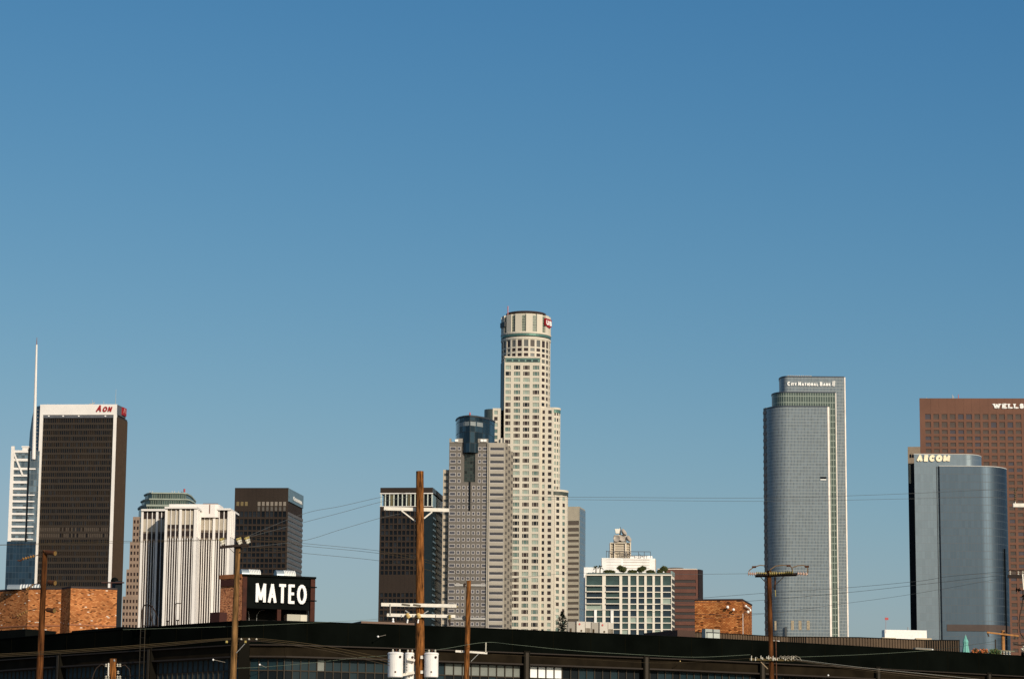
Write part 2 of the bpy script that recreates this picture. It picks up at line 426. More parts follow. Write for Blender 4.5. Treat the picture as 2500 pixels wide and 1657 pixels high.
# ---- 1 glass tower with a white spire, far left
Y = 1872; Z = zroof(28, 1100, Y)
FL, FR = P2(29, 1100, Z), P2(97, 1100.5, Z)
P = box4(FL, FR, depth=35); fr = Fr(FL, FR)
t = thing('glass_tower', 'dark glass tower with white floor bands and a tall white spire at the far left', 'skyscraper', cen(P))
zc = fr.hit(30, 1322)[1]
G1 = grid_mat('grey_blue_curtain_wall', (.16, .21, .24), (.10, .12, .13), 2.2, 4.2, .25, .4, .55, .2, .45)
G1B = grid_mat('dark_blue_curtain_wall', (.018, .042, .07), (.02, .04, .06), 2.2, 4.2, .2, .3, .5, .15, .3)
mb = MB(); mb.prism(P, zc, Z, 0, 1); build('glass_body', mb, [G1, DKROOF], t)
Q = [p + fr.n * 1.2 * (1 if i < 2 else 0) - fr.u * (.8 if i in (0, 3) else 0) for i, p in enumerate(P)]
mb = MB(); mb.prism(Q, 0, zc, 0, 1); build('glass_base', mb, [G1B, DKROOF], t)
a, b = fr.hit(68, 1150)[0], fr.hit(72, 1150)[0]
mb = MB(); mb.box(fr, a, b, 0, .5, 0 if 0 else zc, Z + 2, 0); build('vertical_recess', mb, [P_BLACK], t)
u35, ub, ue = fr.hit(34.6, 1130)[0], fr.hit(67, 1150)[0], fr.hit(87, 1150)[0]
zs = [(1099, 1105), (1119.5, 1125.5), (1141.5, 1147), (1158, 1163), (1174, 1180), (1190, 1195.5)] + [(1190 + 15.4 * k, 1190 + 15.4 * k + 5.2) for k in range(1, 9)]
for k, (y0, y1) in enumerate(zs):
    mb = MB(); z1, z0 = fr.hit(50, y0)[1], fr.hit(50, y1)[1]
    mb.box(fr, u35 - .5, ub, 0, 1.0, z0, z1)
    if k == 2 or k > 5: mb.box(fr, b, ue, 0, .8, z0 + .3, z1 - .3)
    build('floor_band', mb, [WHITE], t)
mb = MB(); mb.box(fr, -.3, u35, -1, 1.3, fr.hit(30, 1321)[1], Z + 3); build('corner_fin', mb, [WHITE], t)
mb = MB(); mb.seg(fr, fr.hit(35, 1106), fr.hit(56, 1160), 1.1, .2, 1.4); build('diagonal_brace', mb, [WHITE], t)
mb = MB(); mb.box(fr, fr.hit(54, 1090)[0], fr.hit(69, 1090)[0], -6, -1, Z, fr.hit(60, 1089)[1]); mb.box(fr, fr.hit(54, 1090)[0] - .5, fr.hit(70, 1090)[0], -6, -.6, fr.hit(60, 1091)[1], fr.hit(60, 1088)[1]); build('roof_block', mb, [WHITE], t)
f2 = fr.shift(-11)
ol = [(70, 1330), (97, 1330), (104, 990), (92, 991), (83, 998), (78, 1020), (73, 1055), (70.5, 1090)]
mb = MB(); mb.extr(f2, [f2.hit(*q) for q in ol], -6, 0); build('curved_sail', mb, [mat('dark_blue_glass', (.05, .09, .13), .15, metal=.7, var=.15)], t)
for k in range(12):
    mb = MB(); mb.box(f2, f2.hit(91, 1000)[0], f2.hit(99, 1000)[0], 0, .3, f2.hit(90, 1000 + k * 9)[1] - .4, f2.hit(90, 1000 + k * 9)[1], 0); build('sail_rung', mb, [GREYM], t)
A, B = fr.hit(82.5, 1121), fr.hit(90, 842)
mb = MB(); mb.tube([fr.p(A[0], .8, A[1]), fr.p(B[0], .8, B[1])], 1.35, 10, 0, .6); mb.tube([fr.p(B[0], .8, B[1]), fr.p(B[0], .8, fr.hit(90, 824)[1])], .35, 5, 1, .15)
sp = build('spire', mb, [WHITE, mat('red_brown_mast', (.25, .12, .10), .6)], t)
mb = MB(); A, B = fr.hit(80, 1122), fr.hit(86.5, 1098); mb.box(fr, A[0], B[0], 0, 1.6, A[1], B[1]); build('spire_base', mb, [WHITE], t)

# ---- 2 dark tower framed in white
Y = 1880; Z = zroof(98, 987, Y)
FL, FR, SB = P2(98.3, 987, Z), P2(286, 986.5, Z), P2(311.5, 998.5, Z)
P = box4(FL, FR, SB); fr = Fr(FL, FR); fs = Fr(FR, SB)
t = thing('dark_framed_tower', 'dark brown tower in a white frame with a red three letter sign', 'skyscraper', cen(P))
mb = MB(); BR = mat('bronze_mullion', (.030, .021, .014), .6, metal=.0, var=.15, scale=.05); wins = []
zcap = fr.hit(100, 1012.5)[1]
uL, uR = fr.hit(104.5, 1030)[0], fr.hit(276.7, 1030)[0]
core = [fr.p(0, -1.6, 0), fr.p(fr.w, -1.6, 0), Vector(SB) - Vector((0, 0, 0)), P[3]]
core = [Vector((c[0], c[1], 0)) for c in core]
mb.prism(core, 0, fr.hit(100, 1014)[1] - 0, 0, 0)
frI = fr.shift(-1.55)
nc = 38; cw = (uR - uL) / nc
cols = [(uL + cw * (i + .27), uL + cw * (i + .93)) for i in range(nc)]
rows = rows_from(frI, 190, 1022, 14.6, 9.5)
rr = random.Random(3)
rowk = [rr.choice((.9, .8, .15, .05, .7, .3)) for _ in rows]
def pk(ri, ci):
    if 17 < ri < 20 and rr.random() < .7: return 3
    return 1 if rr.random() < rowk[ri] else rr.choice((2, 2, 2, 0))
facade(mb, wins, frI, cols, rows, zcap, 0, .45, 0, pick=pk, u0=uL, u1=uR)
# side: narrow vertical ribs
for k in range(14):
    mb.box(fs, fs.w * (k + .1) / 14, fs.w * (k + .9) / 14, 0, .4, 0, fs.hit(300, 1025)[1], 1)
build('bronze_wall', mb, [BR, mat('brown_side_rib', (.062, .037, .019), .7, var=.1)], t)
windows(t, wins, [P_DARK, P_BLACK, mat('bronze_pane', (.020, .014, .010), .5, spec=.1, var=.2), mat('pane_tan_blind', (.085, .065, .05), .5)])
mb = MB(); mb.box(fr, 0, uL, -1.5, 0, 0, Z); mb.box(fr, uR, fr.w, -1.5, 0, 0, Z); mb.box(fr, uL, uR, -1.5, 0, zcap, Z)
build('white_frame', mb, [WHITE], t)
mb = MB(); ke = fs.hit(307, 1000)[0]; mb.box(fs, .2, ke, -6, .05, fs.hit(289, 1013)[1], Z - .2); mb.prism([p * .96 + cen(P) * .04 for p in P], zcap - 2, Z - .5, 0)
build('roof_louvre', mb, [mat('grey_louvre', (.10, .105, .12), .6, var=.2, scale=.5)], t)
sr = sign(t, 'red_sign', fr, 'Aon', 235, 276, 988.5, 1005, .95, REDS, small=.76, shear=.28, d0=.05, d1=.5)
mb = MB(); a, b = fs.hit(297, 1000)[0], fs.hit(306.5, 1000)[0]; mb.box(fs, a, b, 0, .8, fs.hit(300, 1014)[1], fs.hit(301, 995)[1]); build('side_sign', mb, [REDS], t)
mb = MB(); mb.seg(fs, fs.hit(299, 1008), fs.hit(302, 998), .8, .82, .95); mb.seg(fs, fs.hit(302, 998), fs.hit(304.5, 1010), .8, .82, .96); build('side_sign_letter', mb, [mat('pink_letter', (.6, .25, .22), .5)], t)
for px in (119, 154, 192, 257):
    mb = MB(); u, z = fr.hit(px, 1015); mb.box(fr, u - .5, u + .5, -1.4, -.2, z - .4, z + .4); build('sun_glint', mb, [LETW], t)  # small pale boxes stand in for sun glints below the white band
for px, h in ((276, 12), (247, 4), (215, 3), (219, 5), (110, 2.5), (135, 2)):
    u, z = fr.hit(px, 985); antenna(t, fr.p(u, -8, Z - .5), h, .2)
mb = MB(); u, z = fr.hit(213, 984); mb.box(fr, u, u + 3, -8, -5, Z - .5, Z + 1); mb.tube([fr.p(u, -6, Z), fr.p(u + 4, -6, Z + 2.2)], .3, 5); build('roof_davit', mb, [mat('beige_metal', (.5, .45, .38))], t)

# ---- 3 stepped granite tower with a green crown
Y = 1960; Z = zroof(354, 1204, Y)
GRAN = mat('rose_granite', (.26, .185, .14), .6, var=.12, scale=.08)
CRG = grid_mat('green_crown_glass', (.07, .10, .085), (.20, .22, .18), 1.6, 50, .28, .0, .5, .25, .4)
LEDGE = mat('verdigris_ledge', (.30, .34, .29), .6)
t = thing('stepped_granite_tower', 'brown stepped tower with a tiered green glass crown behind the white tower', 'skyscraper', P2(400, 1204, Z))
def crown(pts, y_top, y_bot, name, ledge):
    z1 = zroof(pts[1][0], y_top, Y); z0 = zroof(pts[1][0], y_bot, Y)
    f = []
    for px, dy in pts:
        q = atY(px, y_top, Y + dy); f.append(Vector((q.x, q.y, 0)))
    a, b = f[0], f[-1]; f = f + [b + Vector((0, 34, 0)), a + Vector((0, 34, 0))]
    mb = MB(); mb.prism(f, z0, z1, 0, 1); o = build(name, mb, [CRG, LEDGE], t)
    g = [p + (p - cen(f)).normalized() * .9 for p in f]; h = zroof(400, y_top, Y) - zroof(400, y_top + ledge, Y)
    mb = MB(); mb.prism(g, z1 - h * .3, z1 + h * .7, 0); build('ledge', mb, [LEDGE], t)
crown([(354, 14), (361, 5), (371, 0), (447, 0), (455, 2), (465, 16)], 1203.5, 1218, 'crown_tier', 3.0)
crown([(346, 18), (353, 7), (366, 0), (455, 0), (461, 3), (472, 18)], 1218.5, 1233, 'crown_tier', 3.4)
crown([(339, 22), (345, 9), (359, 0), (462, 0), (470, 4), (480, 22)], 1234, 1262, 'crown_tier', 4.5)
GL3 = grid_mat('granite_tower_glass', (.10, .13, .15), (.18, .15, .12), 2.4, 4.4, .4, .6, .5, .2, .3)
fA = Fr(atY(338, 1262, Y), atY(478, 1262, Y)); pz = fA.hit(345, 1262)[1]
mb = MB(); mb.box(fA, 0, fA.w, -34, 0, 0, pz); build('glass_body', mb, [GL3], t)
wallb = MB(); wins = []
steps = [(325, 346, 1261), (317.5, 346, 1322), (309, 345, 1389), (299.5, 343, 1455)]
for i, (a, b, py) in enumerate(steps):
    f_ = fA.shift(1.0 + i * 2.2); ua, ub_ = f_.hit(a, py)[0], f_.hit(b - 5, py)[0]; z1 = f_.hit(a, py)[1]
    wallb.box(f_, ua, ub_, -22, 0, 0, z1)
    n = 2 + i; w = (ub_ - ua) / n
    zl = f_.hit(a, steps[i + 1][2])[1] - 2 if i < 3 else 20
    cols = [(ua + w * (k + .25), ua + w * (k + .8)) for k in range(n)]
    rws = [r for r in rows_from(f_, a, py + 8, 15.3, 8) if r[0] > zl]
    facade(wallb, wins, f_, cols, rws, z1, max(zl, 0), .35, 0, u0=ua, u1=ub_, mset=(0, 0, 1))
build('granite_wall', wallb, [GRAN], t)
windows(t, wins, [P_PLUM, P_DARK])
mb = MB(); q = atY(450, 1201, Y + 3); mb.tube([q, q + Vector((0, 0, 2.4))], .7, 6); build('beacon', mb, [REDL], t)
for px in (366, 372, 420, 426, 436, 444): antenna(t, atY(px, 1203, Y + 6), 1.6, .35)

# ---- 4 white fluted tower
Y = 1450; Z = zroof(404, 1240, Y)
CA, CB = P2(404, 1239, Z), P2(481, 1239, Z); fc = Fr(CA, CB)
t = thing('fluted_white_tower', 'white tower with closely spaced vertical fins left of the black sign', 'skyscraper', cen([CA, CB]))
DKP = mat('dark_brown_panel', (.020, .011, .009), .5, var=.2, scale=.1); BEI = mat('beige_panel', (.40, .35, .28), .7, var=.1, scale=.2); BRP = mat('brown_spandrel', (.13, .10, .075), .6)
DWIN = mat('fin_slot_glass', (.03, .02, .018), .3)
SB = P2(490.5, 1247, Z); rec = (SB - CB).dot(-fc.n)
fw_ = fc.shift(-rec)
def wing(fr_, pxa, pxb, pyt, wides, thins, zones, zfin, name, dense=True, skip=None):
    """zones: (y0,y1,material index); wides and thins: image columns of the white columns and mullions"""
    a, b = fr_.hit(pxa, pyt)[0], fr_.hit(pxb, pyt)[0]; zt = fr_.hit(pxa, pyt)[1]
    mb = MB(); mb.box(fr_, a + .4, b - .9, -24, -.9, 0, zt); build('core_wall', mb, [DKP], t)
    for y0, y1, k in zones:
        mb = MB(); mb.box(fr_, a + .1, b - .6, -.95, -.78 - .02 * k, fr_.hit(pxa, y1)[1], fr_.hit(pxa, y0)[1]); build(('dark_window_band', 'beige_panel_band', 'brown_spandrel')[k], mb, [(DKP, BEI, BRP)[k]], t)
    zf = fr_.hit(pxa, zfin)[1]
    for x0, x1 in wides:
        mb = MB(); mb.box(fr_, fr_.hit(x0, pyt)[0], fr_.hit(x1, pyt)[0], -1.0, .15, 0, zt - .02); build('column', mb, [WHITE], t)
    for x in thins:
        u = fr_.hit(x, pyt)[0]; mb = MB(); mb.box(fr_, u - .2, u + .2, -1.0, -.35, 0, zt - .03); build('fin', mb, [WHITE], t)
    edges = sorted([fr_.hit(x, pyt)[0] for x in thins] + [fr_.hit((x0 + x1) / 2, pyt)[0] for x0, x1 in wides])
    for e0, e1 in zip(edges, edges[1:]):
        if skip and fr_.hit(skip[0], pyt)[0] < (e0 + e1) / 2 < fr_.hit(skip[1], pyt)[0]: continue
        mb = MB(); mb.box(fr_, (e0 + e1) / 2 - .19, (e0 + e1) / 2 + .19, -1.0, -.4, 0, zf); build('fin', mb, [WHITE], t)
    mb = MB(); mb.box(fr_, a - .3, b + .3, -26, .9, zt, zt + 1.0); build('cornice', mb, [WHITE], t)
    return a, b, zt
a, b, zt = wing(fc, 404, 481, 1241, [(403.6, 409.3), (438.3, 444.3), (474.2, 480.8)], [418, 429.5, 453, 465],
     [(1241, 1245.5, 2), (1245.5, 1279.5, 1), (1279.5, 1289, 0), (1289, 1295, 2), (1295, 1308, 0), (1308, 1313, 2)], 1313, 'centre')
wing(fw_, 347, 404.5, 1247, [(345.5, 350.6), (381.3, 386.8)], [359.8, 371.8, 394.5],
     [(1247, 1266, 0), (1266, 1297, 1), (1297, 1301, 2), (1301, 1315, 0), (1315, 1319, 2)], 1319, 'left', skip=(388, 404))
wing(fw_, 489.5, 562.5, 1245, [(489.2, 490.4), (520.5, 526.5), (556, 562.3)], [500, 512, 535.5, 547],
     [(1245, 1265.5, 0), (1265.5, 1293, 1), (1293, 1299, 2), (1299, 1312, 0), (1312, 1317, 2)], 1316, 'right', skip=(0, 1))
for f0, pxr in ((fc, 481), (fw_, 562.5)):          # white return walls facing the sun, with two shallow pilasters
    u, z = f0.hit(pxr, 1241 if f0 is fc else 1245); A_ = Vector(f0.p(u, 0, 0))
    Bk = P2(490.5, 1247, Z) if f0 is fc else P2(573.5, 1250, z)
    fq = Fr(A_, Bk); mb = MB(); zz = z - .05
    mb.box(fq, 0, fq.w, -.5, .0, 0, zz)
    for k in (.1, .45, .8): mb.box(fq, fq.w * k, fq.w * (k + .12), 0, .5, f0.hit(pxr, 1310)[1], zz)
    build('return_wall', mb, [WHITE], t)
fp = fc.shift(-14)
a, b = fp.hit(413, 1235)[0], fp.hit(534, 1235)[0]; z0, z1 = fc.hit(410, 1241)[1], fp.hit(413, 1230)[1]
mb = MB(); pl = [Vector(fp.p(a, 0, 0)), Vector(fp.p(b - 2, 0, 0)), Vector(fp.p(b - .6, -.8, 0)), Vector(fp.p(b, -2.4, 0)), Vector(fp.p(b, -14, 0)), Vector(fp.p(a, -14, 0))]
mb.prism(pl, z0 - 3, z1); build('penthouse', mb, [WHITE], t)
mb = MB(); u = fp.hit(512, 1236)[0]; mb.box(fp, u - .25, u + .25, 0, .1, z0 - 1, z1 - .2); mb.box(fp, u - 4, u + 4, -3, -2, z1, z1 + .6); build('roof_rail', mb, [mat('rusty_metal', (.16, .07, .05), .8)], t)
mb = MB(); u = fp.hit(440, 1236)[0]; mb.tube([fp.p(u, .6, z0 + .5), fp.p(u + 2, .6, z0 + 2.6), fp.p(u + 5, .6, z0 + .5)], .15, 5); build('roof_pipe', mb, [GREYM], t)

# ---- 5 dark tower with a side sign
Y = 1650; Z = zroof(574, 1190.5, Y)
FL, FR, SB = P2(574, 1190.5, Z), P2(704, 1190.5, Z), P2(739, 1209, Z)
P = box4(FL, FR, SB); fr = Fr(FL, FR); fs = Fr(FR, SB)
t = thing('dark_office_tower', 'dark brown tower behind the black sign with a blue sign panel on its right side', 'skyscraper', cen(P))
DB = mat('dark_bronze_wall', (.030, .021, .016), .7, spec=.15, var=.12, scale=.06)
mb = MB(); mb.prism(P, 0, Z, 0); wins = []
rows = rows_from(fr, 640, 1297, 13.15, 9, extra=((1248, 1261.5), (1266.5, 1279), (1283.5, 1293.3)))
cols = cpx(fr, 1250, *[(576.2 + 10.4 * k, 584.2 + 10.4 * k) for k in range(12)])
facade(mb, wins, fr, cols, rows, Z, 0, .5, 0, mset=(0, 0, 0, 1))
SS = mat('grey_side_cladding', (.10, .088, .082), .5, metal=.0, var=.15, scale=.05)
zb = fs.hit(704.5, 1250)[1]
for k in range(42):
    z1 = zb - k * 3.15
    if z1 < 5: break
    mb2 = MB(); 
    mb.box(fs, 0, fs.w, 0, .5, z1 - 1.7, z1, 1)
build('wall', mb, [DB, SS], t)
mb = MB()
for k in range(42):
    z1 = zb - k * 3.15
    if z1 < 5: break
    mb.box(fs, .3, fs.w - .3, .02, .2, z1 - 3.13, z1 - 1.71)
build('side_window_bands', mb, [mat('blue_grey_glass', (.085, .09, .095), .4, metal=.1, var=.2)], t)
windows(t, wins, [P_BLACK, P_DARK])
for k in list(range(3)) + list(range(5, 12)):
    c = cols[k]; mb = MB(); mb.box(fr, c[0] + .2, c[1] - .1, .5, .6, fr.hit(640, 1234.5)[1], fr.hit(640, 1224.5)[1]); build('louvre_panel', mb, [mat('lit_louvre_yellow', (.15, .11, .05)) if k < 3 else mat('pale_louvre', (.20, .17, .14))], t)
    if k > 4: mb = MB(); mb.box(fr, c[0] + .3, c[1] - .3, .5, .58, fr.hit(640, 1247)[1], fr.hit(640, 1237)[1]); build('louvre_panel', mb, [mat('dim_louvre', (.09, .08, .07))], t)
mb = MB(); mb.box(fs, .3, fs.w - .2, 0, .6, fs.hit(705, 1224)[1], Z - .3); build('sign_panel', mb, [mat('blue_sign_panel', (.11, .17, .21), .45)], t)
sg = sign(t, 'white_sign', fs.shift(.6), 'Conrada', 716, 737, 1211, 1221.5, 1.0, mat('grey_white_letter', (.6, .6, .58)), small=.8, d0=0, d1=.3, gap=.15)

# ---- 6 dark tower with a white colonnade at the top
Y = 1600; Z = zroof(929, 1189.5, Y)
FL, FR, SB = P2(928.7, 1190, Z), P2(1056.5, 1189.5, Z), P2(1082, 1211, Z)
P = box4(FL, FR, SB); fr = Fr(FL, FR); fs = Fr(FR, SB)
t = thing('colonnade_tower', 'dark tower with thin white columns at its top, behind the thick wooden pole', 'skyscraper', cen(P))
mb = MB(); wins = []
ze, zd = fr.hit(990, 1204)[1], fr.hit(990, 1236)[1]
inn = [p * .9 + cen(P) * .1 for p in P]
mb.prism(P, ze, Z, 0); mb.prism(inn, zd - 1, ze + .1, 1); mb.prism(P, 0, zd, 0)
cols = cpx(fr, 1250, *[(931.7 + 10.25 * k, 939 + 10.25 * k) for k in range(10)])
rows = rows_from(fr, 990, 1447, 14.3, 9.5, extra=((1247, 1259.5), (1264.5, 1277), (1280.5, 1291), (1295, 1305), (1309, 1319), (1323, 1333.5), (1338, 1348), (1352, 1362.5), (1367, 1376), (1381, 1390), (1393, 1402)))
facade(mb, wins, fr, cols, rows, zd, 0, .5, 0, mset=(0, 0, 1))
build('wall', mb, [DB, P_DARK], t)
windows(t, wins, [P_BLACK, P_DARK])
PCOL = mat('pale_green_white_column', (.55, .58, .50), .6)
for k in range(13):
    u = fr.hit(930.6 + 10.35 * k, 1206)[0]; mb = MB(); mb.box(fr, u - .28, u + .28, -.7, -.1, zd, ze)
    build('colonnade_column', mb, [PCOL], t)
for z in (ze, zd):
    mb = MB(); mb.box(fr, -.2, fr.w + .2, -.6, .2, z - .25, z + .3); build('white_ledge', mb, [WHITE], t)
for k in (2, 6):
    a, b = fr.hit(930.6 + 10.35 * k, 1206)[0], fr.hit(940.5 + 10.35 * k, 1206)[0]
    mb = MB(); mb.box(fr, a + (.5 if k == 2 else .9), b - .3, -1.5, -.6, zd, ze); build('stone_pier', mb, [mat('olive_stone', (.12, .10, .05))], t)
T6 = mat('teal_side_glass', (.008, .017, .022), .4, spec=.2, var=.1); T6L = mat('pale_blue_side_band', (.10, .15, .185), .6)
mb = MB(); mb.box(fs, .2, fs.w - .1, 0, .3, 0, zd - 2.5); mb.box(fr, fr.hit(1034.5, 1250)[0], fr.w, 0, .56, 0, zd - 2.2); build('side_glass', mb, [T6], t)
mb = MB(); mb.box(fs, .2, fs.w - .1, 0, .35, ze + .4, Z - .2); build('side_top_panel', mb, [mat('blue_grey_panel', (.07, .10, .125), .5)], t)
mb = MB(); mb.box(fs, .6, fs.w - 2, .0, .33, zd - .2, ze - .8); build('side_top_glass', mb, [mat('light_blue_glass', (.20, .30, .36), .4, metal=.2)], t)
zz = fs.hit(1058, 1263)[1]
for k in range(24):
    z = zz - k * 3.42
    if z < 20: break
    if k == 11: continue
    mb = MB(); mb.box(fs, 1.0, fs.w - .3, .32, .55, z - .95, z); build('side_floor_band', mb, [T6L], t)

# ---- 7 grey granite tower with a glass lantern
Y = 1600; Z = zroof(1100, 1080, Y)
fr = Fr(atY(1097, 1080, Y), atY(1192, 1080, Y))
t = thing('granite_lantern_tower', 'grey granite tower topped by a curved dark blue glass lantern', 'skyscraper', cen([fr.p(0, -15, 0), fr.p(fr.w, -15, 0)]))
GG = mat('grey_granite', (.135, .118, .10), .55, var=.1, scale=.08); GT = mat('tan_granite', (.37, .33, .27), .6, var=.1, scale=.08); GM = mat('mid_granite', (.26, .235, .20), .6, var=.1, scale=.08)
TRIM = mat('white_window_frame', (.52, .48, .45), .5)
H = lambda px, py: fr.hit(px, py)
ztop, z1176, zpar = H(1110, 1080)[1], H(1145, 1176)[1], H(1110, 1070)[1]
mb = MB(); wins = []
uA, uB, uC, uD = 0, H(1133.5, 1100)[0], H(1160.5, 1100)[0], H(1191, 1100)[0]
mb.box(fr, uA, uB, -30, 0, 0, ztop); mb.box(fr, uC, uD, -30, 0, 0, ztop); mb.box(fr, uB, uC, -28, -.01, 0, z1176)
mb.box(fr, 0, uB, -3, .25, ztop, H(1110, 1078)[1], 1)
mb.box(fr, H(1115, 1070)[0], uB + .2, -6, .3, ztop, zpar, 1); mb.box(fr, uC, H(1192, 1070)[0], -6, .3, ztop, zpar, 1)
mb.box(fr, 0, H(1102, 1070)[0], -6, .3, ztop, zpar, 1)
build('granite_body', mb, [GG, GM], t)
p = 15.85
nrow = 29
for k in range(nrow):
    y0 = 1090 + p * k; y1 = y0 + 8.5
    zt_, zb_ = H(1110, y0)[1], H(1110, y1)[1]
    def w(a, b, kk=0, g=0): wins.append((fr, H(a, 1100)[0], H(b, 1100)[0], zb_, zt_, kk))
    w(1098.6, 1113.5); w(1167.5 if k < 6 else 1178.0, 1175 if k < 6 else 1190.5)
    w(1117.5, 1125)
    if k < 6: w(1178.3, 1190.3)
    elif k == 21: pass
    else:
        for x in (1129.7, 1141.8, 1153.8, 1165.8): w(x, x + 7.2)
windows(t, wins, [mat('pane_violet_grey', (.06, .06, .075), .25, spec=.5, var=.2)], frm=TRIM, fw_=.24, dep=.06)
mb = MB(); mb.box(fr, uB, uC, -3.5, -1.2, z1176, H(1146, 1066)[1]); build('dark_glass_strip', mb, [grid_mat('black_curtain_wall', (.03, .04, .035), (.015, .017, .015), 1.6, 1.9, .2, .25, .5, .2, .6)], t)
mb = MB(); mb.box(fr, H(1144.5, 1176)[0], H(1149, 1176)[0], -.3, .3, H(1146, 1246)[1], z1176); build('dark_slot', mb, [P_BLACK], t)
for y in (1427.5, 1509):
    mb = MB(); mb.box(fr, H(1114, 1100)[0], uD, 0, .6, H(1110, y + 2.5)[1], H(1110, y - 2.5)[1]); build('pale_floor_band', mb, [mat('pale_band', (.42, .40, .37))], t)
# tan bay on the right with ribbon windows
f2 = fr.shift(1.6); uE, uF = f2.hit(1195, 1100)[0], f2.hit(1233, 1100)[0]; z2 = f2.hit(1200, 1081)[1]
mb = MB(); mb.box(f2, uE - 1.2, uF, -25, -.45, 0, z2 + .2, 0); w2 = []
cols = [(uE + .2, f2.hit(1230.5, 1100)[0])]
facade(mb, w2, f2.shift(-.45), cols, rows_from(f2, 1210, 1091.5, p, 7.8), z2, 0, .45, 0, u0=uE - .3, u1=uF, mset=(0,))
build('tan_bay', mb, [GT], t)
windows(t, w2, [mat('ribbon_glass', (.05, .05, .058), .25, var=.2)], frm=TRIM, fw_=.22, name='ribbon_window')
# chamfer falling to the right in three steps
A_ = Vector(f2.p(uF, 0, 0)); C_ = atY(1253, 1098, f2.p(uF, 0, 0)[1] + 9); ff = Fr(A_, C_)
mb = MB(); w3 = []
steps = [(0, .34, 1082), (.34, .68, 1090), (.68, 1, 1099)]
for a, b, y in steps:
    z = ff.hit(1240, y)[1]; mb.box(ff, ff.w * a, ff.w * b, -14, 0, 0, z)
    for r in rows_from(ff, 1240, y + 9, p, 7): w3.append((ff, ff.w * (a + .08), ff.w * (b - .06), r[0], r[1], 0))
build('chamfer_bay', mb, [mat('brown_tan_granite', (.27, .235, .185), .6, var=.1, scale=.2)], t)
windows(t, w3, [mat('chamfer_pane', (.10, .085, .07), .4)], limit=60)
# lower wing on the left
fl = fr.shift(-3); a, b = fl.hit(1082, 1146)[0], fl.hit(1094.5, 1146)[0]; z = fl.hit(1085, 1146)[1]
mb = MB(); mb.box(fl, a, b + 1.5, -20, -.5, 0, z); w4 = []
facade(mb, w4, fl.shift(-.5), [(a + .4, b - .1)], rows_from(fl, 1088, 1155, p, 6.5), z, 0, .5, 0, u0=a, u1=b, mset=(0,))
build('low_wing', mb, [mat('cream_granite', (.45, .38, .29), .6)], t)
windows(t, w4, [P_GREY, P_PLUM], limit=40)
# lantern
ZL = zroof(1147, 1016.5, Y - 4)
front = [P2(x, y, ZL) for x, y in ((1113, 1028), (1116.5, 1023.5), (1122, 1020.5), (1133, 1018), (1147, 1016.5), (1163, 1018.2), (1180, 1021), (1196, 1025), (1208, 1031))]
poly = front + [front[-1] + Vector((-4, 14, 0)), front[0] + Vector((4, 12, 0))]
LGL = grid_mat('lantern_glass', (.032, .058, .075), (.015, .022, .026), 3.2, 6.5, .25, .35, .55, .15, .6)
zl0 = zroof(1147, 1072, Y)
mb = MB(); mb.prism(poly, zl0 - 8, ZL, 0, 1)
lo = build('glass_lantern', mb, [LGL, DKMET], t)
c0 = cen(poly); big = [c0 + (p_ - c0) * 1.03 for p_ in poly]
mb = MB(); mb.prism(big, ZL, ZL + .9, 0); build('lantern_roof_rim', mb, [DKMET], t)
mb = MB()
for (x0, x1, y0, y1) in ((1130, 1140, 1029, 1035), (1143, 1151, 1029, 1034), (1154, 1168, 1029, 1038), (1172, 1187, 1031, 1037), (1154, 1162, 1041, 1048)):
    pass
for i in range(8):
    f_ = Fr(front[i], front[i + 1])
    if f_.w > 3: mb.box(f_, .4, f_.w - .4, .02, .1, ZL - 5.2, ZL - 2.8) if i in (2, 3, 4, 5) else None
build('lantern_inner_light', mb, [mat('pale_blind_glass', (.22, .24, .24), .35)], t)
mb = MB(); q = P2(1147, 1015, ZL); mb.lathe((q.x, q.y + 3, ZL + .9), [(.5, 0), (.35, 1.4), (.1, 1.8)], 8); build('beacon', mb, [REDL], t)
for px in (1115, 1184, 1177):
    u, z = H(px, 1075); mb = MB(); mb.box(fr, u - .9, u + .9, .35, .9, z - .8, z + .6); build('roof_floodlight', mb, [LETW], t)

# ---- 8 cream cylinder topped tower
Y = 1760
CRM = mat('cream_stone', (.58, .525, .43), .7, var=.05, scale=.05); CRG2 = mat('green_band_glass', (.10, .19, .16), .3, metal=.3, var=.2, scale=.1)
ctr = atY(1283.5, 900, Y + 16); C0 = Vector((ctr.x, ctr.y, 0)); R = 62 * Y / F
t = thing('round_top_tower', 'tallest tower in cream stone with a round crown and a red sign', 'skyscraper', C0)
def ringfr(c, r, a0, a1):
    """chord frame between angles measured from the direction to the camera (-y), positive to the right"""
    A = c + Vector((math.sin(a0), -math.cos(a0), 0)) * r; B = c + Vector((math.sin(a1), -math.cos(a1), 0)) * r
    return Fr(A, B)
def circ(c, r, n=40): return [c + Vector((math.sin(2 * math.pi * k / n), -math.cos(2 * math.pi * k / n), 0)) * r for k in range(n)]
fz = lambda py: atY(1283, py, Y + 16 - R).z
zt0, zcb, zgb, zg2 = fz(765), fz(809), fz(812), fz(820.5)
mb = MB(); mb.prism(circ(C0, R - .6), 0, zg2, 0); mb.prism(circ(C0, R - .2, 48), zcb, fz(808), 0)
wins = []
# crown: alternating fins and grilles
CROWN = [20.3 + 25.7 * k for k in range(-7, 7)]
mb.prism(circ(C0, R - 1.0, 48), zcb - .1, zt0 - .2, 0)
for g in CROWN:
    f_ = ringfr(C0, R + .05, math.radians(g + 5.2), math.radians(g + 25.7 - 5.2)); mb.box(f_, 0, f_.w, -1.6, 0, zcb - .1, zt0)
mb.prism(circ(C0, R + .3, 48), zgb - .2, fz(808.5), 0)
mb.prism(circ(C0, R * .72, 40), zt0 - 2, zt0 + 1.2, 0)
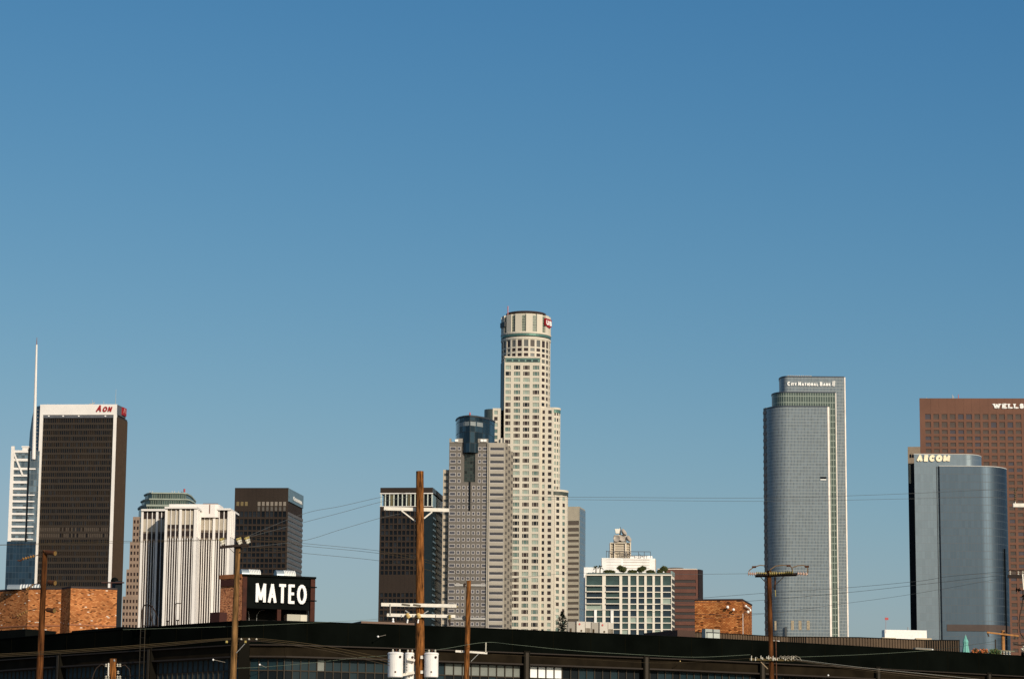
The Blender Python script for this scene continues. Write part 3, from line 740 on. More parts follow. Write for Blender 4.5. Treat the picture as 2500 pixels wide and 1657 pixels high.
# upper office drum: window rows all round
rws = [(fz(845), fz(828.5)), (fz(856.5), fz(848.5)), (fz(869), fz(861)),] + [(fz(883 + 15.05 * k), fz(874.5 + 15.05 * k)) for k in range(12)]
N = 24
for k in range(-6, 7):
    a0, a1 = 2 * math.pi * (k - .5) / N, 2 * math.pi * (k + .5) / N
    f_ = ringfr(C0, R - .1, a0, a1); rr_ = rws if k >= 2 or k <= -6 else rws[:3]
    facade(mb, wins, f_.shift(-.4), [(f_.w * .17, f_.w * .84)], rr_, fz(821), fz(1010) if rr_ is rws else fz(872), .45, 0, mset=(0, 0, 4, 4, 1))
mb.prism(circ(C0, R + .15, 48), fz(826), fz(821), 0)
# front block
fb = Fr(atY(1231.5, 900, Y - 1.5), atY(1320.5, 900, Y - 1.5)); hb = lambda px, py: fb.hit(px, py)
fb1 = fb.shift(-.45)
mb.box(fb, .1, fb.w - .1, -20, -.46, 0, hb(1240, 870)[1])
mb.box(fb, 0, fb.w, -3, .3, hb(1240, 873.5)[1], hb(1240, 869.5)[1])
cols = cpx(fb, 900, (1234.5, 1247), (1255, 1270), (1277.5, 1293), (1301, 1316.5))
rowb = rows_from(fb, 1275, 892, 15.05, 9.6, zmin=20)
for c_ in cols:
    for q in (.2, .76) if c_ is not cols[0] else (.72,): mb.box(fb1, c_[0] + (c_[1] - c_[0]) * q - .08, c_[0] + (c_[1] - c_[0]) * q + .12, .05, .25, 20, hb(1240, 886)[1])
facade(mb, wins, fb1, cols, rowb, hb(1240, 884)[1], 0, .45, 0, mset=(0, 0, 1, 2, 2, 3, 3))
# right wing and corner drums
fR = Fr(atY(1320, 996, Y + 1), atY(1352, 996, Y + 1)); hR = lambda px, py: fR.hit(px, py)
mb.box(fR, 0, fR.w, -18, -.46, 0, hR(1330, 995)[1])
facade(mb, wins, fR.shift(-.45), cpx(fR, 1000, (1324.5, 1330.5), (1338.5, 1347)), rows_from(fR, 1335, 1001, 15.05, 8.8, zmin=20), hR(1330, 995)[1], 0, .45, 0, mset=(0, 0, 0, 1, 3))
def drum(px0, px1, py, dy, ncol, rstart, glassband, frac=(.2, .8)):
    r = (px1 - px0) * Y / F; c = atY(px0, py, Y + dy + r); c = Vector((c.x, c.y, 0)); z = atY((px0 + px1) / 2, py, Y + dy).z
    mb.prism(circ(c, r - 1.25, 40), 0, z, 0)
    rws_ = []; f0 = ringfr(c, r, .1, .5); rws_ = rows_from(f0, px0 + 8, rstart, 15.05, 8.8, zmin=20)
    for k in range(ncol):
        a0, a1 = math.radians(5 + k * 90 / ncol), math.radians(5 + (k + 1) * 90 / ncol)
        f_ = ringfr(c, r, a0, a1); facade(mb, wins, f_.shift(-.4), [(f_.w * frac[0], f_.w * frac[1])], rws_, z - .1, 0, .42, 0, mset=(1, 2, 2, 3, 0))
    f_ = ringfr(c, r, -.9, math.radians(5)); mb.box(f_, 0, f_.w, -1, .02, 0, z - .1)
    if glassband:
        g = MB(); g.prism(circ(c, r + .1, 48), z - 3.0, z - .8, 0); build('green_glass_band', g, [CRG2 if py < 1100 else mat('dark_olive_band_glass', (.05, .06, .05), .4)], t)
        mb.prism(circ(c, r + .25, 48), z - .8, z + .5, 0)
drum(1350, 1368.5, 996, 1.2, 4, 1005, True)
drum(1351, 1387.5, 1196, 1.12, 3, 1212, True, (.1, .62))
# left shoulder
fL = Fr(atY(1203, 998, Y + 2), atY(1223.5, 998, Y + 2)); z = fL.hit(1210, 996)[1]
mb.box(fL, 0, fL.w, -18, -.46, 0, z); facade(mb, wins, fL.shift(-.45), cpx(fL, 1000, (1206.5, 1215)), rows_from(fL, 1210, 1002, 15.05, 9, zmin=20), z, 0, .45, 0, mset=(0, 3, 2))
c = Vector(fL.p(0, -6, 0)); mb.prism(circ(c, 2.3 + 3.2, 24), 0, z - .4, 1)
fM = Fr(atY(1222, 1070, Y), atY(1234, 1070, Y)); mb.box(fM, 0, fM.w, -12, 0, 0, fM.hit(1226, 1069)[1])
build('stone_wall', mb, [CRM, mat('dark_green_corner_glass', (.07, .09, .085), .3, metal=.3)], t)
windows(t, wins, [P_PLUM, P_DARK, P_TEAL, P_PALE, P_GREY])
mb = MB(); mb.prism(circ(C0, R + .1, 48), zg2 + .5, zgb - .3, 0); build('green_band', mb, [CRG2], t)
mb = MB(); f_ = fb; mb.box(f_, .8, f_.w - .6, -.4, .05, hb(1240, 883.5)[1], hb(1240, 874)[1]); build('green_glass_strip', mb, [CRG2], t)
mb = MB(); mb.box(fb, 1.2, fb.w - 1.4, .06, .12, hb(1240, 882)[1], hb(1240, 877.5)[1]); build('dark_glass_strip', mb, [grid_mat('strip_glass', (.03, .05, .05), (.16, .26, .22), 4.2, 9, .9, 0, .2, .3, .5)], t)
grl = grid_mat('green_grille', (.09, .11, .085), (.22, .24, .19), .9, 1.7, .2, .5, .1, .5, .5)
for g in CROWN[3:11]:
    f_ = ringfr(C0, R - .75, math.radians(g - 5.4), math.radians(g + 5.4)); m_ = MB(); m_.box(f_, 0, f_.w, -.1, .1, fz(808), zt0 - .8); build('crown_grille', m_, [grl], t)
c = C0; f_ = ringfr(C0, R + .12, -math.radians(80), -math.radians(58)); mb = MB(); mb.box(f_, 0, f_.w, -1, .3, fz(1068), fz(880)); build('dark_glass_corner', mb, [mat('corner_black_glass', (.02, .028, .032), .2, metal=.4)], t)
f_ = ringfr(C0, R + .5, -math.radians(78), -math.radians(50)); mb = MB(); mb.box(f_, 0, f_.w * .8, -.2, .6, fz(793), fz(781)); build('dark_side_sign', mb, [DKMET], t)
mb = MB(); mb.lathe((C0.x, C0.y, zt0 + 1.4), [(R * .80, 0), (R * .82, .5), (R * .80, 1.0)], 32); build('helipad', mb, [mat('dark_brown_metal', (.05, .035, .035))], t)
mb = MB(); q = atY(1240, 762, Y + 10); mb.tube([q - Vector((0, 0, 4)), q + Vector((0, 0, 4))], .35, 5); build('red_mast', mb, [mat('red_white_mast', (.5, .2, .2))], t)
# red shield sign
f_ = ringfr(C0, R + .3, math.radians(44), math.radians(84)); a0, a1 = f_.hit(1329, 785)[0], f_.hit(1343.6, 785)[0]
hz = lambda py: f_.hit(1336, py)[1]
mb = MB(); mb.extr(f_, [(a0, hz(796)), ((a0 + a1) / 2, hz(801)), (a1, hz(796)), (a1, hz(779)), (a0, hz(779))], 0, 1.0); sb_ = build('shield_sign', mb, [REDS], t)
for ch, q0, q1 in (('U', .08, .46), ('S', .54, .94)):
    w_ = a1 - a0; m_ = letter(f_, ch, a0 + w_ * q0, hz(795), hz(783) - hz(795), w_ * (q1 - q0), .9, 1.0, 1.3, 0, None); build('letter', m_, [LETW], sb_)

# ---- 9 tan tower with ribbon windows
Y = 1850; Z = zroof(1414, 1236, Y); FL, FR, SB = P2(1372, 1236.5, Z), P2(1415, 1236, Z), P2(1428.5, 1244, Z)
P = box4(FL, FR, SB); fr = Fr(FL, FR); fs = Fr(FR, SB)
t = thing('ribbon_window_tower', 'slim tan tower with dark ribbon windows just right of the round crowned tower', 'skyscraper', cen(P))
mb = MB(); mb.prism(P, 0, Z, 0); wins = []
rows = rows_from(fr, 1400, 1303, 13.75, 6.3, extra=((1271, 1281.5), (1288, 1297)))
facade(mb, wins, fr, cpx(fr, 1280, (1375, 1413.3)), rows, Z, 0, .5, 0, mset=(0,))
build('wall', mb, [mat('tan_concrete', (.36, .32, .25), .7, var=.08)], t)
windows(t, wins, [grid_mat('brown_ribbon_glass', (.035, .025, .022), (.09, .07, .055), 1.7, 50, .12, 0, .2, .25, .3)], name='ribbon_window')
mb = MB(); mb.box(fs, .2, fs.w - .1, 0, .3, 0, Z - 1); build('side_glass', mb, [grid_mat('blue_side_glass', (.19, .25, .30), (.15, .19, .22), 2.0, 3.7, .2, .9, .5, .3, .15)], t)

# ---- 10 white grid hotel with a roof garden
Y = 1290; Z = zroof(1640, 1403, Y)
FL, FR, SB = P2(1429, 1402.5, Z), P2(1640, 1403, Z), P2(1646.5, 1407.5, Z)
P = box4(FL, FR, SB, 30); fr = Fr(FL, FR); fs = Fr(FR, SB)
t = thing('white_grid_hotel', 'white building with a grid of piers and glass and a planted roof terrace', 'building', cen(P))
HW = mat('white_render', (.72, .66, .56), .7, var=.04); HW2 = mat('bright_white_panel', (.82, .80, .76), .6)
mb = MB(); mb.prism([p for p in P], 0, Z - .3, 0)
wins = []
ys = [(1404.5, 1428.3), (1431, 1443.5), (1445.5, 1458), (1460, 1472.5), (1475, 1487), (1489.3, 1504), (1506, 1518.5), (1520.6, 1534.5), (1536.5, 1549), (1551, 1563.5)]
z_ = lambda y: fr.hit(1530, y)[1]
colsA = cpx(fr, 1450, (1431.5, 1470.3), (1478.8, 1512.3), (1519, 1533.5), (1539, 1554), (1559, 1573), (1579, 1593), (1598.7, 1613), (1618.3, 1638.5))
colsB = cpx(fr, 1510, (1430.5, 1450.5), (1457, 1470.8), (1478.3, 1490.8), (1498, 1513.5), (1519, 1533.5), (1539, 1554), (1559, 1573), (1579, 1593), (1598.7, 1613), (1618.3, 1638.5))
rA = [(z_(b), z_(a)) for a, b in ys[:5]]; rB = [(z_(b), z_(a)) for a, b in ys[5:]]
zm = z_(1488)
def hp(ri, ci): return 1 if ri == 0 else random.choice((0, 0, 0, 1, 1, 2))
fi = fr.shift(-.0)
facade(mb, wins, fi, colsA, rA, Z, zm, .55, 0, pick=hp); facade(mb, wins, fi, colsB, rB, zm, 30, .55, 0, mset=(0, 0, 1, 1, 2))
for k in range(12): mb.box(fs, .2, fs.w - .1, .0, .3, z_(1412 + 14.6 * k) - 1.6, z_(1412 + 14.6 * k), 1)
mb.box(fr, 0, fr.w + .2, -30, .8, Z - .35, Z + .25)
build('wall', mb, [HW, mat('dark_side_window', (.05, .05, .05), .3)], t)
for a in colsB[0:1] + colsB[2:3]:
    mb = MB(); e = a[1]; mb.box(fr, e + .05, e + 1.25, .56, .9, 30, zm); build('bright_pilaster', mb, [HW2], t)
windows(t, wins, [P_BLUE if False else mat('hotel_pane_dark', (.018, .032, .045), .3, metal=.1, var=.35, scale=.25), mat('hotel_pane_green', (.04, .07, .066), .35, metal=.1, var=.35, scale=.25), P_PALE])
mb = MB()
for y0 in [a for a, b in ys[1:5]]:
    for c in colsA[:2]: mb.box(fr, c[0] + .1, c[1] - .1, .5, 1.3, z_(y0) + .1, z_(y0) + .5)
build('balcony_slabs', mb, [HW], t)
fb_ = fr.shift(-10); a, b = fb_.hit(1425.5, 1400)[0], fb_.hit(1471, 1385)[0]
mb = MB(); mb.box(fb_, a, b, -10, 0, 0, fb_.hit(1430, 1384)[1]); build('rear_white_wing', mb, [HW2], t)
mb = MB(); mb.box(fr, .5, fr.w - .8, -.6, -.5, Z + .25, Z + 1.0); build('glass_parapet', mb, [mat('parapet_glass', (.13, .17, .16), .3, metal=.2, var=.3)], t)
mb = MB(); mb.box(fs, 0, fs.w, -.5, .2, Z, Z + 1.9); build('corner_screen', mb, [mat('grey_green_screen', (.22, .28, .27), .4)], t)
# garden plants
LEAF = mat('dark_leaves', (.035, .045, .012), .8, var=.5, scale=.8); LEAF2 = mat('olive_leaves', (.07, .075, .02), .8, var=.4, scale=.8); BARK = mat('bark', (.09, .07, .05), .9)
def leafblob(mb, c, rx, ry, rz, n, s, rnd, nm=2):
    for i in range(n):
        while True:
            v = Vector((rnd.uniform(-1, 1), rnd.uniform(-1, 1), rnd.uniform(-1, 1)))
            if .25 < v.length < 1: break
        k = 1 - .25 * rnd.random(); q = Vector(c) + Vector((v.x * rx, v.y * ry, v.z * rz)) * k
        a = Vector((rnd.gauss(0, 1), rnd.gauss(0, 1), rnd.gauss(0, 1))).normalized(); b = a.orthogonal().normalized(); w = s * rnd.uniform(.6, 1.3)
        mb.poly([q + a * w, q + b * w * .6, q - a * w, q - b * w * .6], rnd.randrange(nm))
def tree(name, label, base, r, h, rnd, group=None, n=900):
    t_ = thing(name, label, 'tree', base, group); b = Vector(base)
    mb = MB(); mb.tube([b, b + Vector((.05, 0, h * .55))], .18, 6, 0, .1)
    for k in range(4):
        a = k * 1.6; mb.tube([b + Vector((0, 0, h * .4)), b + Vector((math.cos(a) * r * .5, math.sin(a) * r * .5, h * .75))], .08, 5, 0, .04)
    build('trunk', mb, [BARK], t_)
    mb = MB()
    for k in range(7):
        a = rnd.uniform(0, 6.28); d = rnd.uniform(0, .55) * r
        leafblob(mb, b + Vector((math.cos(a) * d, math.sin(a) * d, h * .68 + rnd.uniform(-.18, .2) * h)), r * .6, r * .6, r * .42, n // 7, .36 * r / 2.4, rnd)
    build('crown', mb, [LEAF, LEAF2], t_)
rn = random.Random(11)
for px, r, lab in ((1519.5, 3.0, 'wide dark tree on the hotel roof, first one right of the palms'), (1567, 2.6, 'round dark tree in the middle of the hotel roof terrace'), (1621, 2.5, 'dark roof tree beside the white globe lamp at the hotel corner')):
    q = fr.shift(-4).hit(px, 1400)[0]; bp_ = fr.shift(-4).p(q, 0, Z + .3); tree('roof_tree', lab, bp_, r, 3.9, rn, 'trees on the hotel roof')
def palm(label, base, h, rnd, s=1.0):
    t_ = thing('palm_tree', label, 'palm', base, 'palms on the hotel roof'); b = Vector(base)
    mb = MB(); mb.tube([b, b + Vector((0, 0, h))], .28 * s, 7, 0, .2 * s); build('trunk', mb, [BARK], t_)
    mb = MB(); c = b + Vector((0, 0, h))
    for k in range(22):
        a = rnd.uniform(0, 6.28); el = rnd.uniform(-.4, 1.2); d = Vector((math.cos(a) * math.cos(el), math.sin(a) * math.cos(el), math.sin(el))); L = 1.7 * s
        sd_ = d.cross(Vector((0, 0, 1))).normalized() * .3 * s; m1 = c + d * L * .55; e = c + d * L - Vector((0, 0, .6 * s))
        mb.poly([c - sd_ * .4, m1 - sd_, e, m1 + sd_], k % 2)
    build('crown', mb, [LEAF, LEAF2], t_)
for px, h, lab in ((1455, 3.4, 'left palm of the two at the corner of the white hotel roof'), (1465, 3.6, 'right palm of the two beside the white penthouse wall')):
    f_ = fr.shift(-5); palm(lab, f_.p(f_.hit(px, 1400)[0], 0, Z + .3), h, rn, 1.1)
for i, (a, b) in enumerate(((1472, 1503), (1532, 1556), (1578, 1599), (1604, 1617))):
    f_ = fr.shift(-2); u0, u1 = f_.hit(a, 1398)[0], f_.hit(b, 1398)[0]; mb = MB()
    leafblob(mb, f_.p((u0 + u1) / 2, 0, Z + 1.6), (u1 - u0) / 2 + .3, .7, 1.15, 900, .3, rn)
    tag(build('roof_hedge', mb, [LEAF, LEAF2], loc=f_.p(u0, 0, Z + .3)), ('clipped hedge at the left end of the hotel roof, below the white penthouse', 'clipped hedge between the two larger trees on the hotel roof', 'clipped hedge right of the middle roof tree', 'short hedge left of the globe lamp on the hotel roof')[i], 'hedge', 'hedges on the hotel roof')
f_ = fr.shift(-1); u, z = f_.hit(1620, 1396); t2 = thing('globe_lamp', 'white globe lamp on a short post at the hotel roof edge', 'lamp', f_.p(u, 0, Z + .25))
mb = MB(); mb.tube([f_.p(u, 0, Z + .25), f_.p(u, 0, z - .3)], .07, 6); build('post', mb, [GREYM], t2)
mb = MB(); mb.lathe(f_.p(u, 0, z), [(.05, -.38), (.3, -.25), (.4, 0), (.3, .25), (.05, .38)], 12); build('globe', mb, [LETW], t2, smooth=True)

# ---- 11 white block with the microwave tower
Y = 1365; fr = Fr(atY(1469, 1362, Y), atY(1593, 1362, Y)); H = lambda px, py: fr.hit(px, py)
t = thing('microwave_relay_building', 'white windowless block carrying a concrete tower of microwave horns and dishes', 'building', fr.p(fr.w / 2, -10, 0))
mb = MB(); zt = H(1500, 1361.5)[1]; um = H(1518, 1380)[0]
mb.box(fr, 0, um, -8, .3, 0, zt); mb.box(fr, um, H(1599.5, 1362)[0], -12, 0, 0, zt - .05)
mb.box(fr, H(1515, 1355)[0], H(1593.5, 1355)[0], -20, -3, zt, H(1550, 1354.5)[1])
build('white_block', mb, [HW2], t)
mb = MB()
for y in (1365.3, 1371.5, 1378.8, 1385.5, 1392):
    z = H(1500, y)[1]; mb.box(fr, um + .5, H(1586, 1370)[0], 0, .06, z - .12, z + .12)
    mb.box(fr, H(1480, 1370)[0], um - .3, .3, .34, z - .06, z + .06)
build('joint_lines', mb, [mat('joint_tan', (.45, .36, .30))], t)
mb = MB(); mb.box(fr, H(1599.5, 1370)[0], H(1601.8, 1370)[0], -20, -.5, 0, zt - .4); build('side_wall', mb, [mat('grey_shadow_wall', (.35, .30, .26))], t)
RAIL = mat('dark_rail', (.05, .05, .055), .6)
mb = MB(); zr = H(1500, 1345.3)[1]
ur = [H(x, 1350)[0] for x in (1480.5, 1486, 1499, 1512, 1530, 1538, 1559, 1573, 1588)]
mb.box(fr, ur[0], ur[-1], -.1, .1, zr - .14, zr + .1)
for i, u in enumerate(ur): mb.box(fr, u - .11, u + .11, -.12, .08, zt, zr + (.4 if i == 0 else 0))
mb.box(fr, ur[3], ur[-1] - 1, -.05, .05, zr - 2.1, zr - 1.9)
for a, b in ((5, 4), (6, 5), (6, 7), (7, 6), (3, 4)): mb.seg(fr, (ur[a], zt), (ur[b], zr - 2 + (a % 2)), .16, -.03, .07)
build('roof_rail_frame', mb, [RAIL], t)
TC = mat('tower_concrete', (.66, .58, .47), .8, var=.06); TD = mat('tower_brown_recess', (.40, .34, .26), .8)
mb = MB(); f5 = fr.shift(-2)
def tb(x0, x1, y0, y1, d0, d1, m=0): mb.box(f5, f5.hit(x0, 1330)[0], f5.hit(x1, 1330)[0], d0, d1, f5.hit(1515, y1)[1], f5.hit(1515, y0)[1], m)
tb(1489, 1499.5, 1324, 1326, -8, .8); tb(1490.5, 1498, 1326, 1362, -7, 0, 1); tb(1528, 1541, 1324, 1326, -8, .8); tb(1529, 1538.5, 1326, 1362, -7, 0, 1)
tb(1499.5, 1527.5, 1323.5, 1326, -9, 1.2); tb(1501, 1526, 1326, 1362, -8, .3, 1)
tb(1489, 1490.8, 1326, 1362, -7, .7); tb(1499.2, 1501.6, 1306, 1362, -8, 1.2); tb(1525.6, 1529.3, 1306, 1362, -8, 1.2); tb(1538, 1540.5, 1322, 1356, -7, .7)
for k in range(5): tb(1502, 1525, 1331 + 6 * k, 1332.2 + 6 * k, 0, .6); tb(1490, 1498.8, 1332 + 6 * k, 1333 + 6 * k, 0, .4); tb(1529.3, 1538.2, 1332 + 6 * k, 1333 + 6 * k, 0, .4)
tb(1500, 1528, 1306, 1308, -8, 1.2); tb(1503, 1524, 1308, 1324, -7, -5, 1)
tb(1512, 1515, 1289, 1306, -3, 0)
build('concrete_frame', mb, [TC, TD], t)
DG = mat('grey_dish', (.38, .33, .28), .7); DW = mat('white_horn', (.72, .68, .60), .6)
def dish(px, py, r, ax, depth, m=DG, name='dish'):
    u, z = f5.hit(px, py); mb = MB(); c = Vector(f5.p(u, 1.6, z)); a = Vector(ax).normalized()
    mb.lathe(c - a * depth, [(r * .55, 0), (r * .9, depth * .6), (r, depth), (r * .93, depth + .05), (r * .5, depth - .25), (.05, depth - .4)], 18, axis=a); build(name, mb, [m], t)
dish(1505.5, 1314.5, 1.75, (-.25, -1, .1), 1.5); dish(1520, 1313.5, 1.75, (.1, -1, .1), 1.5)
dish(1536, 1314.5, 1.75, (1, -.65, .55), 1.2); dish(1524, 1298, 1.9, (1, -.6, .75), 1.2)
mb = MB(); A, B = f5.hit(1500.5, 1302), f5.hit(1513.5, 1291); q = [(A[0] + .5, A[1]), (B[0] - .3, A[1]), (B[0], B[1]), (A[0], B[1])]; mb.extr(f5, q, -.5, 1.6); build('horn_antenna', mb, [DW], t)
mb = MB(); u, z = f5.hit(1515, 1300); mb.tube([f5.p(u, 0, z - 3), f5.p(u, 0, f5.hit(1515, 1286)[1])], .16, 5); build('mast', mb, [DKMET], t)

# ---- 12 brown brick office block behind the hotel
Y = 1335; Z = zroof(1703, 1390, Y); FL, FR, SB = P2(1606, 1389.5, Z), P2(1703.5, 1390, Z), P2(1713.5, 1392, Z)
P = box4(FL, FR, SB); fr = Fr(FL, FR); fs = Fr(FR, SB)
t = thing('brown_banded_block', 'brown brick office block with dark window bands right of the white grid building', 'building', cen(P))
mb = MB(); mb.prism(P, 0, Z, 0); wins = []
facade(mb, wins, fr, cpx(fr, 1450, (1610, 1698.5)), rows_from(fr, 1650, 1414.5, 15.75, 7), Z, 20, .4, 0, mset=(0,))
build('brown_wall', mb, [mat('brown_brick_far', (.115, .048, .034), .8, var=.12, scale=.3)], t)
windows(t, wins, [grid_mat('dark_band_glass', (.008, .007, .008), (.02, .012, .010), 1.5, 50, .12, 0, .0, .5, .3)], name='ribbon_window')
mb = MB(); mb.box(fr, -.2, fr.w - .3, -2, .5, Z, Z + .45); build('pale_coping', mb, [mat('pale_coping', (.6, .5, .42))], t)
mb = MB(); mb.box(fs, .1, fs.w, 0, .6, 0, Z + .2); build('dark_side_wall', mb, [mat('dark_side_brick', (.02, .016, .018), .6)], t)
mb = MB(); u, z = fr.hit(1650, 1386); mb.lathe(fr.p(u, -6, z), [(3.9, 0), (4.1, .3), (3.9, .5)], 16); mb.tube([fr.p(u, -6, Z), fr.p(u, -6, z)], .5, 6); mb.tube([fr.p(u + 2, -6, Z), fr.p(u + 2, -6, z)], .2, 6); build('helipad', mb, [mat('dark_pad', (.10, .09, .09))], t)

# ---- 14 stepped blue glass tower with rounded left edges
Y = 1330
t = thing('stepped_glass_tower', 'tall blue grey glass tower with three rounded layers and a white bank name', 'skyscraper', (*atY(1965, 1000, Y + 20).xy, 0))
CW = grid_mat('grey_blue_grid_glass', (.105, .14, .172), (.255, .28, .28), .70, 1.57, .20, .22, .32, .3, .2, frough=.5)
CWG = grid_mat('grey_green_grid_glass', (.06, .085, .075), (.22, .26, .22), 1.2, 3.14, .3, .42, .4, .3, .2, frough=.4)
TRW = mat('bright_metal_edge', (.85, .76, .68), .4)
BRK = mat('brown_edge_glass', (.13, .11, .10), .4, metal=.3, var=.35, scale=.15)
def layer(Yf, pxl, pxc, pxr, pyt, depth, cd, mat_, name, edge, cap=True):
    z = atY((pxc + pxr) / 2, pyt, Yf).z; a, c_, b = atY(pxl, pyt, Yf + cd), atY(pxc, pyt, Yf), atY(pxr, pyt, Yf)
    lx = c_.x - a.x; pts = [Vector((c_.x - lx * math.sin(k * math.pi / 16), Yf + cd * (1 - math.cos(k * math.pi / 16)), 0)) for k in range(8, 0, -1)]
    P_ = pts + [Vector((c_.x, Yf, 0)), Vector((c_.x + .5, Yf, 0)), Vector((b.x, Yf, 0)), Vector((b.x, Yf + depth, 0)), Vector((a.x * (Yf + depth) / (Yf + cd), Yf + depth, 0))]
    mb = MB(); mb.prism(P_, 0, z, 0, 1); o_ = build(name, mb, [mat_, DKROOF], t); round_off(o_)
    mb = MB(); Q_ = [p + (p - cen(P_)).normalized() * .25 for p in P_]; mb.prism(Q_, z, z + .5, 0); build('roof_edge', mb, [mat('dark_blue_edge', (.04, .05, .07), .5)], t)
    f_ = Fr((a.x, Yf), (b.x, Yf)); u = f_.w
    if edge: mb = MB(); mb.box(f_, u - .02, u + edge, -8, .25, 0, z); build('bright_edge', mb, [TRW], t)
    return f_, z
f3, z3 = layer(Y + 26, 1902, 1921, 2061, 920.5, 14, 8, CW, 'rear_layer', .55)
f2_, z2_ = layer(Y + 13, 1884, 1917, 2039.5, 958.7, 13, 9, CWG, 'middle_layer', .35)
f1, z1_ = layer(Y, 1868.3, 1919, 2020, 992.8, 12.9, 11.5, CW, 'front_layer', .9)
mb = MB(); a = atY(1863.5, 997, Y + 12); b = atY(1870.5, 997, Y + 9); f_ = Fr(a, b); mb.box(f_, 0, f_.w, -10, 0, 0, f_.hit(1866, 996)[1])
for k in range(75): z = f_.hit(1866, 996)[1] - 3 - 3.4 * k; mb.box(f_, .1, f_.w - .1, .0, .25, z, z + 1.3, 1) if z > 0 else None
build('brown_edge_strip', mb, [BRK, mat('tan_edge_band', (.28, .22, .18))], t)
sign(t, 'white_bank_sign', f3, 'City National Bank', 1922, 2027, 931.8, 941.5, .5, LETW, spaces=.3, small=.76, d0=.05, d1=.4, gap=.2)
mb = MB()
for k, px in enumerate((2032.5, 2035, 2037.5)): mb.seg(f3, f3.hit(px - .6, 943 - (k == 0) * 1), f3.hit(px + .6, 929.5 + (k == 0) * 1), .3, .05, .4)
build('sign_emblem', mb, [LETW], t)
a, b = f1.hit(2002.5, 1169), f1.hit(2017, 1163.7)
mb = MB(); mb.box(f1, a[0], b[0], 0, .15, a[1], b[1]); build('open_dark_bay', mb, [P_BLACK], t)
mb = MB(); mb.box(f1, a[0], b[0], 0, .4, a[1] - .5, a[1]); build('bay_sill', mb, [LETW], t)
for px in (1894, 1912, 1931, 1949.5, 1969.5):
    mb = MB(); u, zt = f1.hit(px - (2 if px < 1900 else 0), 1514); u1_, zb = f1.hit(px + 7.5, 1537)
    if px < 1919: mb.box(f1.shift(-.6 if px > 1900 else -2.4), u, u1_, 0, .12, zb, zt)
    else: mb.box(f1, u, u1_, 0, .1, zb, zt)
    build('tan_reflection', mb, [mat('tan_reflection', (.30, .24, .16), .6, var=.3, scale=1.5)], t)  # tan panels paint the orange reflections low in the glass
mb = MB()
for k in range(13):
    u, z = f3.hit(1925 + 4.6 * k, 919); mb.box(f3, u, u + .5, -6, -3, z3, z3 + 1.3)
u, z = f3.hit(1922, 919); mb.box(f3, u, u + 3.5, -6, -3, z3, z3 + 1.1); build('roof_screen', mb, [mat('cream_louvre', (.55, .5, .42))], t)
mb = MB(); u, z = f1.hit(1915.5, 1545); mb.box(f1, u, u + 1.0, .3, 1.0, z - 4, z + 3); build('dark_vent', mb, [DKMET], t)

# ---- 15 red granite tower with serif sign
Y = 1560; Z = zroof(2244.5, 972, Y); FL, FR = P2(2244.5, 972, Z), P2(2570, 972.5, Z)
P = box4(FL, FR, depth=35); fr = Fr(FL, FR)
t = thing('red_granite_tower', 'wide reddish brown tower with square windows and a white serif sign at right edge', 'skyscraper', cen(P))
RG = mat('red_granite', (.135, .058, .034), .65, var=.1, scale=.1)
mb = MB(); mb.prism(P, 0, Z, 0); wins = []
cols = cpx(fr, 1020, *[(2258.5 + 20.05 * k, 2272.3 + 20.05 * k) for k in range(15)])
rows = rows_from(fr, 2300, 1065, 15.45, 9, extra=((1010.7, 1023.5), (1030, 1043.3), (1049.5, 1058.8)))
facade(mb, wins, fr, cols, rows, Z, 20, .45, 0, mset=(0, 0, 0, 1))
build('red_granite_wall', mb, [RG], t)
windows(t, wins, [mat('pane_brown_grey', (.075, .052, .042), .25, spec=.4, var=.2), mat('pane_brown_blue', (.06, .05, .06), .2, spec=.4)])
sign(t, 'white_serif_sign', fr, 'Wells', 2424.5, 2499, 985.2, 997.3, .85, LETW, spaces=.5, small=1, serif=1, d0=.46, d1=.8, gap=.28)
for px, h, c in ((2327, 2.8, GREYM), (2342, 3, REDL), (2330, 2, GREYM), (2264, 1, GREYM)): antenna(t, fr.p(fr.hit(px, 972)[0], -4, Z), h, .3, c)

# ---- 16 tan and black tower behind
Y = 1640; Z = zroof(2216, 1090, Y); FL, FR = P2(2216, 1090.5, Z), P2(2300, 1090, Z); P = box4(FL, FR, depth=30); fr = Fr(FL, FR)
t = thing('black_and_tan_tower', 'narrow strip of black and tan tower seen left of the blue glass tower', 'skyscraper', cen(P))
mb = MB(); mb.prism(P, 0, Z, 0); zt = fr.hit(2220, 1132)[1]; mb.box(fr, 0, fr.w, 0, .5, zt, Z, 1)
ub = fr.hit(2223.5, 1150)[0]; ua = fr.hit(2218.6, 1150)[0]
mb.box(fr, 0, ua, 0, .5, fr.hit(2220, 1180)[1], zt, 1); mb.box(fr, ua, ub, 0, .7, fr.hit(2220, 1180)[1], fr.hit(2220, 1134)[1], 2)
build('wall', mb, [mat('black_glass_wall', (.006, .009, .012), .5, spec=.2), mat('tan_stone', (.26, .20, .14), .7), mat('bright_tan_column', (.50, .40, .24), .6)], t)
sign(t, 'black_sign', fr.shift(.5), 'BA', 2221, 2231, 1108.5, 1116.5, .55, P_BLACK, gap=.2, d0=0, d1=.3)

